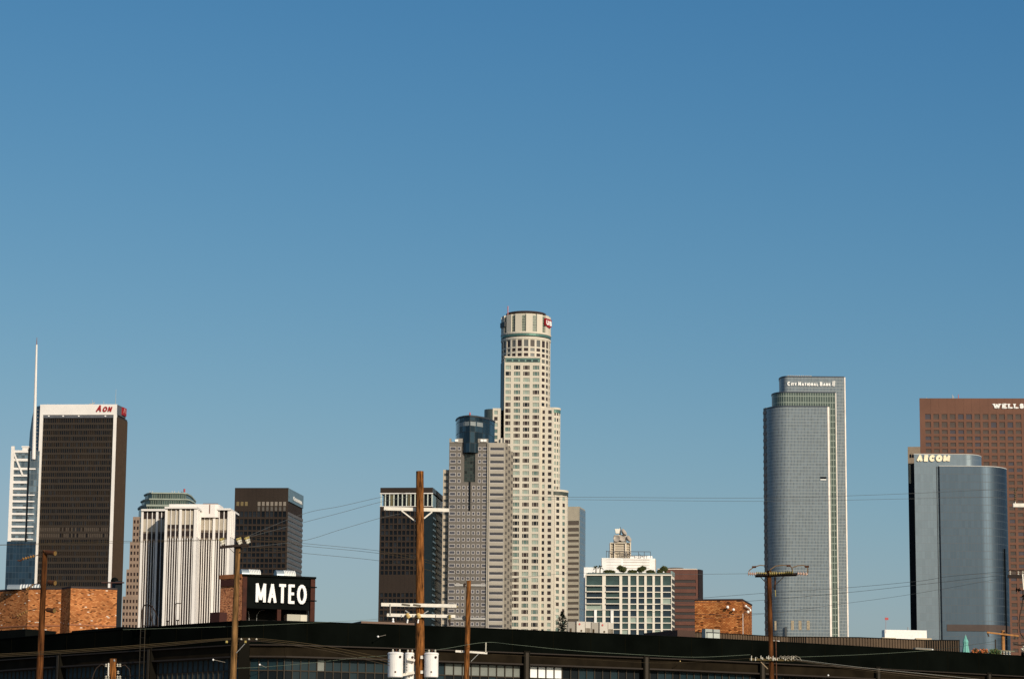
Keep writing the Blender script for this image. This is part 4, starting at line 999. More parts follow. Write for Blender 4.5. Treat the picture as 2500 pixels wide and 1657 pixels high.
# ---- 17 blue glass tower in front
Y = 1360; Z = zroof(2300, 1108.5, Y)
t = thing('blue_glass_tower', 'smooth blue grey glass tower with a rounded right side and a cream sign', 'skyscraper', (*atY(2340, 1200, Y + 15).xy, 0))
BGL = grid_mat('bright_reflection_glass', (.17, .215, .255), (.13, .165, .195), 1.5, 3.8, .12, .22, .6, .3, .06)  # rear layer: brighter sky reflection put into a lighter glass tone
BGD = grid_mat('dim_reflection_glass', (.068, .096, .126), (.045, .062, .080), 1.5, 3.8, .12, .26, .9, .40, .05)  # front layer: same glass, its dimmer sky reflection put into the colour
def round_layer(Yf, pxa, pxb, pxe, py, depth, cd, m, name, turn=0):
    a, b, e = atY(pxa, py, Yf), atY(pxb, py, Yf + turn), atY(pxe, py, Yf + cd); z = a.z; rx = e.x - b.x
    pts = [Vector((b.x + rx * math.sin(k * math.pi / 24), b.y + cd * (1 - math.cos(k * math.pi / 24)), 0)) for k in range(1, 13)]
    P_ = [Vector((a.x, a.y, 0)), Vector((b.x - .6, b.y, 0)), Vector((b.x, b.y, 0))] + pts + [Vector((e.x, b.y + depth, 0)), Vector((a.x * (b.y + depth) / b.y, b.y + depth, 0))]
    mb = MB(); mb.prism(P_, 0, z, 0, 1)
    o_ = build(name, mb, [m, DKROOF], t)
    round_off(o_)
    mb = MB(); Q_ = [p + (p - cen(P_)).normalized() * .2 for p in P_]; mb.prism(Q_, z, z + .35, 0); build('roof_edge', mb, [mat('pale_metal_edge', (.45, .45, .43), .4)], t)
    return Fr(a, b), z
fA_, zA = round_layer(Y + 1.3, 2231.5, 2358, 2394.5, 1108.5, 13, 13, BGL, 'pale_rear_layer', turn=0)
fB_, zB = round_layer(Y, 2293.5, 2396, 2456, 1137.5, 18, 16, BGD, 'slate_front_layer', turn=0)
sign(t, 'cream_sign', fA_, 'A=COM', 2238, 2320, 1110, 1126, 1.15, mat('cream_letter', (.85, .74, .52), .5), d0=.1, d1=.6, gap=.16, shear=.12)
f_ = Fr(atY(2389, 1115, Y + 7), atY(2394.8, 1115, Y + 13)); mb = MB(); mb.box(f_, 0, f_.w * .6, -.5, .5, f_.hit(2390, 1130)[1], f_.hit(2390, 1114)[1]); build('dark_side_sign', mb, [mat('brown_black', (.03, .02, .018))], t)
mb = MB(); u = fB_.hit(2290, 1200)[0]
fz_ = fA_.shift(.1)
for px in (2287.8, 2292): uu = fz_.hit(px, 1200)[0]; mb.box(fz_, uu - .12, uu + .12, 0, .15, 20, zB)
build('mullion_lines', mb, [DKMET], t)
mb = MB()
Pc = [(2312, 2396)]
fq = fB_.shift(.25); mb.box(fq, fq.hit(2312, 1530)[0], fq.w, -.2, 0, fq.hit(2340, 1539.5)[1], fq.hit(2340, 1523.5)[1])
rb = atY(2396, 1137, Y); re_ = atY(2456, 1137, Y + 16)
for k in range(0, 10):
    a0, a1 = k * math.pi / 24, (k + 1) * math.pi / 24
    p0 = Vector((rb.x + (re_.x - rb.x) * math.sin(a0), Y + 16 * (1 - math.cos(a0)) - .25, 0)); p1 = Vector((rb.x + (re_.x - rb.x) * math.sin(a1), Y + 16 * (1 - math.cos(a1)) - .25, 0))
    g_ = Fr(p0, p1); mb.box(g_, 0, g_.w, -.2, 0, fq.hit(2340, 1539.5)[1], fq.hit(2340, 1523.5)[1])
build('brown_band', mb, [mat('brown_band', (.06, .040, .033), .6)], t)
p0 = Vector((rb.x + (re_.x - rb.x) * .76, Y + 5.0, 0)); g_ = Fr(p0, p0 + Vector((1, .6, 0)))
mb = MB(); mb.box(g_, -.17, .17, -.5, .4, 30, g_.hit(2441, 1338)[1]); build('black_downpipe', mb, [P_BLACK], t)

# ================================================================== NEIGHBOURHOOD ROOFS
BK_L = brick_mat('orange_brick', (.42, .145, .044), (.56, .235, .085), (.30, .125, .052), .15, .07, white=.015, dark=.09)
BK_R = brick_mat('red_orange_brick', (.38, .125, .036), (.52, .215, .07), (.07, .024, .010), .20, .093, dark=.12)
BK_M = brick_mat('red_brown_brick', (.50, .19, .08), (.66, .30, .14), (.30, .12, .07), .12, .075, dark=.12)
# ---- left brick building
Y = 160; Z = zroof(100, 1437.5, Y)
L0, L1, L2, L3, L4 = P2(-60, 1447.5, Z), P2(70, 1438, Z), P2(150, 1438, Z), P2(173, 1434.5, Z), P2(286, 1439, Z)
t = thing('left_brick_building', 'orange brick building with a stepped wall at the left edge', 'building', cen([L1, L4]))
D = Vector((-5, 14, 0)); P = [L0, L1, L2, L3, L4, L4 + D, L0 + D]
mb = MB(); mb.prism(P, 0, Z, 0, 1); build('brick_wall', mb, [BK_L, DKROOF], t)
mb = MB(); Q = [p + (p - cen(P)).normalized() * .03 for p in P]; mb.prism(Q, Z, Z + .1, 0); build('coping', mb, [mat('dark_coping', (.03, .02, .02))], t)
for A_, B_ in ((L0, L1), (L1, L2), (L3, L4)):
    f_ = Fr(A_, B_); z = f_.hit(120, 1527)[1]
    if A_ is L0: z += 0
    mb = MB(); mb.box(f_, 0, f_.w, 0, .03, Z - 2.12, Z - 2.05); build('brick_ledge', mb, [mat('brick_soldier_course', (.30, .12, .06), .9)], t)  # soldier band: a thin course in a darker brick colour
f_ = Fr(L3, L4)
t = thing('dark_flue', 'black round topped flue at the right end of the left brick building', 'flue', f_.p(f_.w + .2, -.3, Z - 4))
mb = MB(); a, b = f_.hit(284.5, 1450)[0], f_.hit(301, 1450)[0]
mb.box(f_, a, b, -1.2, -.35, 0, f_.hit(290, 1416)[1]); r = (f_.hit(297, 1410)[0] - f_.hit(279, 1410)[0]) / 2
q = f_.p((f_.hit(279, 1410)[0] + f_.hit(297, 1410)[0]) / 2, -.8, f_.hit(290, 1416)[1]); 
build('stack', mb, [mat('blue_black_paint', (.006, .010, .014), .7, spec=.15)], t)
mb = MB(); mb.lathe(q, [(r, -.05), (r, .06), (r * .85, .16), (r * .4, .22), (.01, .24)], 16); build('domed_cap', mb, [BLACKM], t)
t = thing('roof_vent_pipe', 'rusty T shaped pipe on the roof of the left brick building', 'pipe', f_.p(f_.hit(271, 1439)[0], -.5, Z))
fp = f_.shift(-.2); mb = MB(); u = fp.hit(271, 1440)[0]; mb.tube([fp.p(u, 0, Z), fp.p(u, 0, fp.hit(271, 1422)[1])], .045, 8); build('post', mb, [mat('rust_black', (.05, .02, .015))], t)
mb = MB(); mb.tube([fp.p(fp.hit(247, 1421)[0], 0, fp.hit(247, 1421.5)[1]), fp.p(fp.hit(303, 1421)[0], 0, fp.hit(303, 1421.5)[1])], .04, 8); build('crossbar', mb, [MATS['rust_black']], t)
# ribbed barrel skylights
RIB = mat('ribbed_galvanised', (.30, .35, .37), .45, metal=.4, var=.1)
def barrel(fr_, pxa, pxb, pyt, pyb, label, setback=.6):
    g = fr_.shift(-setback); u0, z0 = g.hit(pxa, pyb); u1, z1 = g.hit(pxb, pyt)
    t_ = thing('barrel_skylight', label, 'skylight', g.p((u0 + u1) / 2, 0, z0), 'ribbed roof skylights'); r = z1 - z0; n = 10
    mb = MB(); prof = [(-r * math.cos(math.pi * k / n), r * math.sin(math.pi * k / n)) for k in range(n + 1)]
    for (a0, b0), (a1, b1) in zip(prof, prof[1:]): mb.poly([g.p(u0, -a1, z0 + b1), g.p(u0, -a0, z0 + b0), g.p(u1, -a0, z0 + b0), g.p(u1, -a1, z0 + b1)][::-1])
    mb.poly([g.p(u0, -a, z0 + b) for a, b in prof]); mb.poly([g.p(u1, -a, z0 + b) for a, b in prof][::-1]); build('cover', mb, [RIB], t_)
    for k in range(7):
        u = u0 + (u1 - u0) * (.42 + .56 * k / 6); mb = MB()
        for (a0, b0), (a1, b1) in zip(prof, prof[1:]):
            k_ = 1.05; mb.poly([g.p(u, -a0 * k_, z0 + b0 * k_), g.p(u + .09, -a0 * k_, z0 + b0 * k_), g.p(u + .09, -a1 * k_, z0 + b1 * k_), g.p(u, -a1 * k_, z0 + b1 * k_)])
        build('rib', mb, [mat('white_rib', (.7, .7, .66), .5)], t_)
barrel(Fr(L1, L2), 20, 96, 1426, 1438.5, 'ribbed barrel skylight on the roof of the left brick building')

# ---- building with the black sign
Y = 200; Z = zroof(595, 1401.5, Y)
M0, M1, M2 = P2(539, 1404.3, Z), P2(592, 1401, Z), P2(769.5, 1408.5, Z)
t = thing('sign_building', 'brick roof house with a black billboard frame reading MATEO', 'building', cen([M0, M2]))
D = Vector((.4, 7, 0)); fl, fr = Fr(M0, M1), Fr(M1, M2)
mb = MB(); mb.prism([M0, M1, M1 + Vector((.3, 6.5, 0)), M0 + D * .8], 0, Z - .02, 0, 1); build('brick_wall', mb, [BK_M, DKROOF], t)
mb = MB(); mb.box(fl, -.05, fl.w - .02, -.2, .08, Z - .27, Z + .03); build('brick_cornice', mb, [mat('orange_brick_coping', (.30, .11, .04), .8, var=.3, scale=3)], t)
mb = MB(); zb = fl.hit(560, 1430)[1]; mb.box(fl, .1, fl.w - .3, .0, .1, zb, Z - .36); build('dark_lintel', mb, [mat('rust_dark', (.05, .015, .01), .8)], t)
mb = MB(); bz = fr.hit(600, 1506)[1]
mb.box(fr, 0, fr.w, -5.5, -1.4, 0, Z - .3); build('back_wall', mb, [mat('black_back_wall', (.010, .009, .008), .9, spec=.05)], t)
mb = MB(); mb.box(fr, -.02, fr.w + .05, -5.5, .12, Z - .12, Z + .02); build('roof_slab', mb, [BLACKM], t)
mb = MB(); mb.box(fr, fr.hit(600, 1450)[0], fr.w - .4, -.2, 0, fr.hit(700, 1487)[1], Z - .13); pn = build('sign_panel', mb, [BLACKM], t)
RUST = mat('rust_steel', (.05, .012, .005), .8, var=.3, scale=2)
for a, b in ((591, 601.5), (677, 686), (757.5, 768.5)):
    mb = MB(); u0, u1 = fr.hit(a, 1480)[0], fr.hit(b, 1480)[0]; mb.box(fr, u0, u1, -.35, .03, 0, Z - .14 if a > 700 or a < 600 else fr.hit(680, 1487)[1]); build('steel_column', mb, [RUST], t)
for y in (1433, 1466):
    mb = MB(); z = fr.hit(768, y)[1]; mb.box(fr, fr.w - .6, fr.w + .12, .03, .08, z - .04, z + .04); build('steel_bracket', mb, [BLACKM], t)
sign(t, 'white_sign', fr, 'MATEO', 623.5, 747.5, 1422.5, 1470, .205, LETW, d0=.01, d1=.16, gap=.2)
t = thing('rooftop_unit', 'cream equipment box under the right end of the black sign', 'air conditioner', fr.p(fr.hit(728, 1515)[0], -.9, Z - 4))
g = fr.shift(-.5); mb = MB(); a, b, c = g.hit(701, 1500)[0], g.hit(733, 1500)[0], g.hit(755, 1500)[0]; zt, zb = g.hit(720, 1499)[1], g.hit(720, 1522)[1]
mb.box(g, a, c, -.8, 0, zb, zt); build('casing', mb, [mat('grey_cream_metal', (.42, .40, .33), .5)], t)
mb = MB(); mb.box(g, b, c - .02, .0, .05, zb, zt - .02); build('bright_door', mb, [mat('cream_metal', (.62, .58, .48), .5)], t)
t = thing('roof_pipes', 'two thin pale pipes standing in the shade below the black sign', 'pipe', fr.p(fr.hit(620, 1510)[0], -1, Z - 4))
for pts in (((608, 1518), (608, 1500), (605, 1490)), ((626, 1518), (627, 1500), (635, 1489), (646, 1488))):
    g = fr.shift(-1.2); mb = MB(); mb.tube([g.p(g.hit(*q)[0], 0, g.hit(*q)[1]) for q in pts], .025, 6); build('pipe', mb, [GREYM], t)
barrel(fr, 587, 631, 1390.5, 1402.5, 'left ribbed skylight above the black sign, behind the pole', 1.2)
barrel(fr, 672, 716, 1393, 1405.5, 'right ribbed skylight above the black sign', 1.2)

# ---- brick stair tower on the right
Y = 198; Z = zroof(1696, 1465, Y); FL, FR, SB = P2(1696, 1465, Z), P2(1811.5, 1464, Z), P2(1835.5, 1477.5, Z); P = box4(FL, FR, SB); fr = Fr(FL, FR); fs = Fr(FR, SB)
t = thing('brick_stair_tower', 'plain orange brick stair tower right of the brown banded block', 'building', cen(P))
mb = MB(); mb.prism(P, 0, Z, 0, 1); build('brick_wall', mb, [BK_R, DKROOF], t)
mb = MB(); Q = [p + (p - cen(P)).normalized() * .06 for p in P]; mb.prism(Q, Z, Z + .09, 0); build('coping', mb, [MATS['dark_coping']], t)
mb = MB(); u, z = fs.hit(1815, 1498); mb.tube([fs.p(.12, .04, z), fs.p(.12, .04, Z - 4)], .02, 5); build('conduit', mb, [WHITE2], t)
def wall_lamp(label, f_, px, py, r=.11, two=False):
    u, z = f_.hit(px, py); t_ = thing('wall_lamp', label, 'lamp', f_.p(u, 0, z), 'white lamps on the brick stair tower')
    mb = MB(); mb.box(f_, u - .03, u + .03, 0, .22, z - .03, z + .03); build('arm', mb, [DKMET], t_)
    mb = MB(); mb.lathe(f_.p(u, .27, z - r), [(r * .5, 0), (r, r * .5), (r, r * 1.4), (r * .5, r * 2)], 10); build('shade', mb, [LETW], t_, smooth=True)
wall_lamp('upper left white lamp on the sunny face of the brick stair tower', fr, 1777.5, 1482, .10)
wall_lamp('lower white lamp on the sunny face of the brick stair tower', fr, 1792, 1488, .09)
wall_lamp('white lamp halfway up the corner of the brick stair tower', fs, 1817, 1493, .10)
u, z = fs.hit(1814.5, 1479); t_ = thing('twin_wall_lamp', 'white twin headed lamp high on the shaded side of the brick stair tower', 'lamp', fs.p(.2, 0, z))
mb = MB(); a, b = fs.hit(1814, 1478)[0], fs.hit(1825, 1478)[0]; mb.tube([fs.p(a, .15, z), fs.p(b, .15, z)], .06, 7); build('bar', mb, [LETW], t_)
mb = MB(); mb.lathe(fs.p(a, .2, z - .06), [(.06, 0), (.09, .06), (.06, .14)], 10); build('lamp_head', mb, [LETW], t_); mb = MB(); mb.lathe(fs.p(b, .2, z - .2), [(.05, 0), (.08, .06), (.05, .16)], 10); build('lamp_head', mb, [LETW], t_)

# ---- low white building far right
Y = 420; Z = zroof(2160, 1536, Y); f_ = Fr(P2(2160, 1536, Z), P2(2262.5, 1538, Z))
t = thing('low_white_building', 'low white building left of the blue glass tower, just above the ribbed screen', 'building', f_.p(3, -4, 0))
mb = MB(); mb.box(f_, 0, f_.w, -1.6, 0, 0, Z); build('wall', mb, [WHITE2], t)
mb = MB(); mb.box(f_, f_.hit(2234, 1560)[0], f_.w + .6, .02, .5, 0, f_.hit(2240, 1557)[1]); mb.box(f_, -.6, f_.hit(2185, 1560)[0], .02, .5, 0, f_.hit(2170, 1556)[1]); build('tan_wing', mb, [mat('tan_render', (.48, .38, .26))], t)
mb = MB(); u = f_.hit(2221.5, 1540)[0]; mb.tube([f_.p(u, -1, Z), f_.p(u, -1, Z + .5)], .08, 6); build('roof_stub', mb, [GREYM], t)
t = thing('red_mast_light', 'thin mast with a small red marker left of the low white building', 'mast', atY(2163, 1540, 400))
mb = MB(); mb.tube([atY(2162.5, 1545, 400), atY(2163, 1508, 400)], .03, 5); build('mast', mb, [mat('pink_mast', (.4, .25, .25))], t)
mb = MB(); q = atY(2164.5, 1510, 400); mb.box(Fr((q.x - .25, q.y), (q.x + .25, q.y)), 0, .5, 0, .1, q.z - .15, q.z + .2); build('marker', mb, [REDL], t)

# ================================================================== THE LONG BLACK WAREHOUSE
ZW = zroof(700, 1516, 125)
top = [(-90, 1565), (0, 1559), (57, 1554), (200, 1542.5), (400, 1528), (588, 1515.2), (700, 1515.8), (800, 1519), (900, 1522.5), (1050, 1528), (1200, 1534), (1400, 1543), (1650, 1553.5), (1872, 1564.8), (2060, 1575), (2275, 1587.5), (2500, 1601), (2600, 1607.5)]
TW = [P2(x, y, ZW) for x, y in top]
t = thing('black_warehouse', 'long black warehouse with steel beam, window strips and curved front across the bottom', 'warehouse', cen(TW))
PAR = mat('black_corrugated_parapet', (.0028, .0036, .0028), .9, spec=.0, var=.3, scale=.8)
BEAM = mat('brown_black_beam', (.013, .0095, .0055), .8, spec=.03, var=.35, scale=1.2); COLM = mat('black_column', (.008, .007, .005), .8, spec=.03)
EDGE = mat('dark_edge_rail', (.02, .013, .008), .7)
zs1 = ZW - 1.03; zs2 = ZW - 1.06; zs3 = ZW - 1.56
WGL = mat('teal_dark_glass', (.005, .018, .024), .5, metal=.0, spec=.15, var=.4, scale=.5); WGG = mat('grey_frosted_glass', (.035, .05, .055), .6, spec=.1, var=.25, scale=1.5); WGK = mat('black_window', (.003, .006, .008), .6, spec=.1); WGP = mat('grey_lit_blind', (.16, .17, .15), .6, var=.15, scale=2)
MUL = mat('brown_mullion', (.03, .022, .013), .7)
par, bmb, cor, mul, rail, seam = MB(), MB(), MB(), MB(), MB(), MB()
panes = []
for i in range(len(TW) - 1):
    f_ = Fr(TW[i], TW[i + 1]); left = top[i + 1][0] <= 588
    par.box(f_, -.02, f_.w + .02, -.12, 0, zs1, ZW)
    cor.box(f_, -.02, f_.w + .02, -.18, .03, ZW, ZW + .03)
    bmb.box(f_, -.02, f_.w + .02, -.3, -.12, zs3, zs2); rail.box(f_, 0, f_.w, -.12, .02, zs3 - .05, zs3 + .02); rail.box(f_, 0, f_.w, -.1, .04, zs1 - .05, zs1)
    n = max(1, round(f_.w / 2.1))
    for k in range(n): u = f_.w * (k + .5) / n; seam.box(f_, u - .012, u + .012, 0, .012, zs1, ZW)
    pw = .42 if not left else .36; n = max(2, round(f_.w / pw)); w = f_.w / n
    for k in range(n):
        for r in range(3):
            z1 = zs3 - .09 - r * .55; panes.append((f_.shift(-.34), k * w + .03, (k + 1) * w - .03, z1 - .5, z1, left, i, k, r, n))
        mul.box(f_, k * w - .022, k * w + .022, -.36, -.26, zs3 - 2.4, zs3 - .05)
    for r in range(4): mul.box(f_, 0, f_.w, -.36, -.27, zs3 - .09 - r * .55 + .0, zs3 - .06 - r * .55 + .02)
    cor.box(f_, 0, f_.w, -.8, -.38, 0, zs3 - .05)
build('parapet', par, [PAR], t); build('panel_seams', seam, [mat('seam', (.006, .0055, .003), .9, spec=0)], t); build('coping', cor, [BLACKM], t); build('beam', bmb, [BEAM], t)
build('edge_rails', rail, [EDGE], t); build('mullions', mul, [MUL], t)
rd = random.Random(5)
wl = []
for f_, u0, u1, z0, z1, left, i, k, r, n in panes:
    x, y = proj(f_.p((u0 + u1) / 2, 0, (z0 + z1) / 2)); kk = 1 if left else 0
    if not left:
        if r == 0 and 1075 < x < 1262: kk = 3
        elif r == 0 and 764 < x < 790: kk = 3
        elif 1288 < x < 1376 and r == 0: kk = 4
        elif x > 1376 or r > 0: kk = rd.choice((0, 2, 2, 0))
    wl.append((f_, u0, u1, z0, z1, kk))
sc = [w for w in wl if proj(w[0].p(w[1], 0, w[4]))[1] < 1670]
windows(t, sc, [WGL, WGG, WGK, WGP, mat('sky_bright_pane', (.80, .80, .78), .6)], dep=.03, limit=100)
# upright columns in front of the beam
for px in (145, 366, 596, 1285, 1577, 1860, 2142, 2412):
    i = max(j for j in range(len(top) - 1) if top[j][0] <= px); f_ = Fr(TW[i], TW[i + 1]); u = f_.hit(px, 1590)[0]
    mb = MB(); w = .16 if px != 596 else .24; mb.box(f_, u - w, u + w, -.3, .08, 0, zs1 + .08); 
    if px not in (596,): mb.box(f_, u - w * .5, u + w * .5, .08, .1, zs3 - 1, zs1, 1)
    build('column', mb, [COLM, MUL], t)
# roof behind the parapet
back = [p + Vector((0, 45, 0)) for p in TW]
mb = MB(); mb.prism(TW + back[::-1], ZW - 1.25, ZW - .9, 0); o = build('roof', mb, [DKROOF], t); o.location = o.location + Vector((0, .5, 0))
def wf(px):
    i = max(j for j in range(len(top) - 1) if top[j][0] <= px); return Fr(TW[i], TW[i + 1])
def roofbox(name, label, cat, px0, px1, pyt, back_, depth, m, zbot=None, grp=None):
    a, b = atY(px0, pyt, 1), atY(px1, pyt, 1); i0, i1 = wf(px0), wf(px1)
    A_ = Vector(i0.shift(-back_).p(i0.shift(-back_).hit(px0, pyt)[0], 0, 0)); B_ = Vector(i1.shift(-back_).p(i1.shift(-back_).hit(px1, pyt)[0], 0, 0))
    f_ = Fr(A_, B_); z = f_.hit((px0 + px1) / 2, pyt)[1]; zb = ZW - .92 if zbot is None else zbot
    t_ = thing(name, label, cat, f_.p(f_.w / 2, 0, zb), grp); mb = MB(); mb.box(f_, 0, f_.w, -depth, 0, zb, z); build('casing', mb, [m], t_); return t_, f_, z
roofbox('low_black_hatch', 'low black box on the warehouse roof at the far left', 'hatch', -20, 62, 1537, 3, 2, BLACKM)
roofbox('low_black_hatch', 'long flat black box below the left brick wall', 'hatch', 175, 300, 1534, 2, 2, BLACKM, grp=None)
t_, f_, z = roofbox('rusty_duct', 'small dark rust box on the warehouse roof left of the red brick wall', 'duct', 513, 536, 1494, 10, .5, MATS['rust_dark'], zbot=atY(520, 1504.5, 138).z)
mb = MB(); mb.box(f_, .1, .16, -.3, -.2, ZW - .92, z - .2); mb.box(f_, f_.w - .16, f_.w - .1, -.3, -.2, ZW - .92, z - .2); build('leg', mb, [MATS['rust_dark']], t_)
t_, f_, z = roofbox('flat_brown_curb', 'long flat brown roof curb left of the thick pole', 'roof curb', 882, 1012, 1517.5, 2, 2, mat('brown_curb', (.16, .10, .07)))
mb = MB(); u, z = f_.hit(965, 1517); mb.lathe(f_.p(u, -.3, z - .02), [(.07, 0), (.05, .08), (.03, .1), (.05, .13), (.03, .2), (0.005, .22)], 8)
build('vent_cap', mb, [LETW], t_)
ACM = mat('grey_white_casing', (.50, .46, .40), .55, var=.08, scale=2)
GRL = mat('brown_grille', (.09, .06, .03), .8)
for (a, b, y, g0, g1, lab, m_) in ((1387, 1404, 1517, 1391, 1396, 'leftmost grey air conditioner on the warehouse roof beside the dark conifer', 0), (1408, 1442.5, 1516.5, 1429, 1441.5, 'air conditioner on the warehouse roof with red badge, second from the left', 1), (1444, 1461, 1519, 1446, 1451, 'narrow grey air conditioner between the two badged ones', 0), (1464, 1498, 1519, 1485, 1497, 'air conditioner with red badge, rightmost of the row in front of the white grid building', 1)):
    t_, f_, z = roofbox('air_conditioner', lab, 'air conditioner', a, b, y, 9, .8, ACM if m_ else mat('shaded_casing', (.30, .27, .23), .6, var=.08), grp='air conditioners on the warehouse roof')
    mb = MB(); u0, u1 = f_.hit(g0, 1530)[0], f_.hit(g1, 1530)[0]; z1, z0 = f_.hit(g0, y + 15.5)[1], f_.hit(g0, y + 27)[1]
    for k in range(4): mb.box(f_, u0 + (u1 - u0) * k / 4 + .02, u0 + (u1 - u0) * (k + 1) / 4 - .02, .0, .03, z0, z1)
    build('grille', mb, [GRL], t_)
    if m_:
        mb = MB(); c = f_.p(f_.hit(a + 6.5, y + 6)[0], .01, f_.hit(a + 6.5, y + 6)[1]); mb.lathe(c, [(.05, 0), (.05, .02)], 10, axis=f_.n); build('red_badge', mb, [REDL], t_)
        mb = MB(); c = f_.p(f_.hit(a + 11, y + 22)[0], .01, f_.hit(a + 11, y + 22)[1]); mb.lathe(c, [(.05, 0), (.05, .02)], 10, axis=f_.n); build('knob', mb, [GRL], t_)
        mb = MB(); u = f_.hit(b - 14, 1530)[0]; mb.box(f_, u, u + .012, 0, .012, z0, f_.hit(b, y + 1)[1]); build('panel_joint', mb, [GRL], t_)
# glazed roof hatch in front of the stair tower
t_, f_, z = roofbox('glazed_roof_hatch', 'pale grey glazed hatch on the roof in front of the brick stair tower', 'hatch', 1722, 1757.5, 1535, 4, .3, mat('pale_green_grey_metal', (.33, .35, .32), .5))
mb = MB(); mb.box(f_, .1, f_.w * .48, 0, .04, ZW - .9, z - .2); mb.box(f_, f_.w * .53, f_.w - .06, 0, .04, ZW - .9, z - .2); build('glazing', mb, [mat('pale_glazing', (.45, .48, .44), .4)], t_)
mb = MB(); mb.box(f_, f_.w * .49, f_.w * .52, 0, .06, ZW - .9, z); mb.box(f_, .05, f_.w - .05, 0, .05, z - .19, z - .15); build('hatch_bars', mb, [DKMET], t_)
# brown ribbed screen
t = thing('ribbed_roof_screen', 'long brown corrugated metal screen on the warehouse roof at right', 'roof screen', (*atY(2000, 1570, 150).xy, ZW - .9))
SCR = mat('brown_corrugated', (.085, .055, .032), .75, var=.2, scale=1); SCD = mat('screen_gap', (.012, .010, .007), .9)
ZS = zroof(1900, 1553.5, 150)
pts = [(1656, 1541.5), (1770, 1546), (1872, 1552), (1925, 1554), (1968, 1554.2), (2098, 1555.5), (2257, 1562), (2298, 1562.2), (2343, 1562.5)]
SP = [P2(x, y, ZS) for x, y in pts]
for i in range(len(SP) - 1):
    f_ = Fr(SP[i], SP[i + 1]); mb = MB(); mb.box(f_, 0, f_.w, -.06, 0, ZW - .9, ZS, 1 if i in (3, 6, 7) else 0)
    gap_ = i in (3, 6, 7); n = max(3, round(f_.w / (.125 if gap_ else .17)))
    for k in range(n): mb.box(f_, f_.w * k / n, f_.w * (k + (.42 if gap_ else .6)) / n, 0, .05, ZW - .9, ZS - .02, 0)
    mb.box(f_, 0, f_.w, -.08, .07, ZS, ZS + .03, 1)
    build('ribbed_panel', mb, [SCR, SCD], t)
mb = MB(); f_ = wf(1670); f_ = f_.shift(-6); mb.box(f_, f_.hit(1654, 1538)[0], f_.hit(1697, 1538)[0], -3, 0, ZW - .9, f_.hit(1670, 1537.5)[1])
tag(build('flat_dark_canopy', mb, [mat('dark_brown_canopy', (.06, .03, .02))], loc=f_.p(f_.hit(1670, 1538)[0], 0, ZW)), 'low dark brown canopy at the left end of the ribbed screen', 'canopy')
for a, b, y, lab in ((1880, 1900, 1562.5, 'short pale strip light in front of the ribbed screen, leftmost of three'), (2014, 2058, 1572.5, 'thin white strip light in front of the middle of the ribbed screen'), (2232, 2275, 1581, 'pale grey box light in front of the right part of the ribbed screen')):
    h = 7 if a > 2200 else 2; f_ = wf(a).shift(-.35); u0, z = f_.hit(a, y); u1 = f_.hit(b, y + 1)[0]; zb = f_.hit(a, y + h)[1]
    t_ = thing('strip_light', lab, 'light', f_.p(u0, 0, zb), 'strip lights on the warehouse parapet'); mb = MB(); mb.box(f_, u0, u1, -.1, .1, zb, z); build('housing', mb, [mat('dirty_grey_metal', (.25, .22, .17), .6)], t_)
    mb = MB(); mb.box(f_, u1 - .12, u1 - .02, .1, .13, zb + .01, z - .01); build('end_cap', mb, [LETW], t_)
    mb = MB(); mb.box(f_, u0, u1, -.12, .12, z, z + .02); mb.box(f_, (u0 + u1) / 2 - .03, (u0 + u1) / 2 + .03, -.1, .0, ZW - .9, zb); build('bracket', mb, [GREYM], t_)
# closed umbrella
q = atY(2357, 1548, 152); z0 = ZW - .9
t = thing('closed_parasol', 'folded teal parasol standing on the roof in front of the blue glass tower', 'parasol', (q.x, q.y, z0))
mb = MB(); mb.tube([(q.x, q.y, z0), (q.x, q.y, q.z)], .025, 8); build('pole', mb, [GREYM], t)
mb = MB(); h = q.z - z0; n = 18; prof = [(.26, h * .30), (.19, h * .42), (.15, h * .52), (.13, h * .56), (.17, h * .60), (.11, h * .78), (.13, h * .84), (.06, h * .92), (.01, h * 1.0)]
rings = [[(q.x + r * (1 + .22 * (j % 2)) * math.cos(2 * math.pi * j / n), q.y + r * (1 + .22 * (j % 2)) * math.sin(2 * math.pi * j / n), z0 + zz) for j in range(n)] for r, zz in prof]
for a, b in zip(rings, rings[1:]):
    for j in range(n): mb.poly([a[j], a[(j + 1) % n], b[(j + 1) % n], b[j]])
build('folded_canopy', mb, [mat('teal_canvas', (.16, .42, .36), .8, var=.12, scale=6)], t)
# orange flower boxes and plants at the far right of the roof
rn = random.Random(4)
FLW = mat('orange_flowers', (.55, .16, .05), .7, var=.3, scale=5)
for px, lab in ((2382, 'left clump of orange flowers on the roof beside the teal parasol'), (2402, 'right clump of orange flowers on the roof beside the teal parasol')):
    q = atY(px, 1592, 152); mb = MB(); leafblob(mb, (q.x, q.y, q.z + .03), .28, .2, .22, 260, .06, rn, 2)
    t_ = thing('flower_tub', lab, 'flowers', (q.x, q.y, ZW - .9), 'orange flower tubs on the roof'); build('flowers', mb, [FLW, LEAF], t_)
    mb = MB(); mb.lathe((q.x, q.y, ZW - .9), [(.2, 0), (.26, .4), (.27, .45)], 12); build('tub', mb, [mat('dark_clay', (.10, .05, .03))], t_)
q = atY(2428, 1592, 150); mb = MB(); leafblob(mb, (q.x, q.y, q.z), .42, .3, .22, 260, .07, rn, 2)
t_ = thing('green_shrub', 'small green shrub behind the parapet left of the short orange pole', 'shrub', (q.x, q.y, ZW - .9)); build('foliage', mb, [mat('green_leaves', (.05, .10, .03), .7, var=.3), LEAF2], t_)
mb = MB(); mb.tube([(q.x, q.y, ZW - .9), (q.x, q.y, q.z)], .03, 5); build('stem', mb, [BARK], t_)
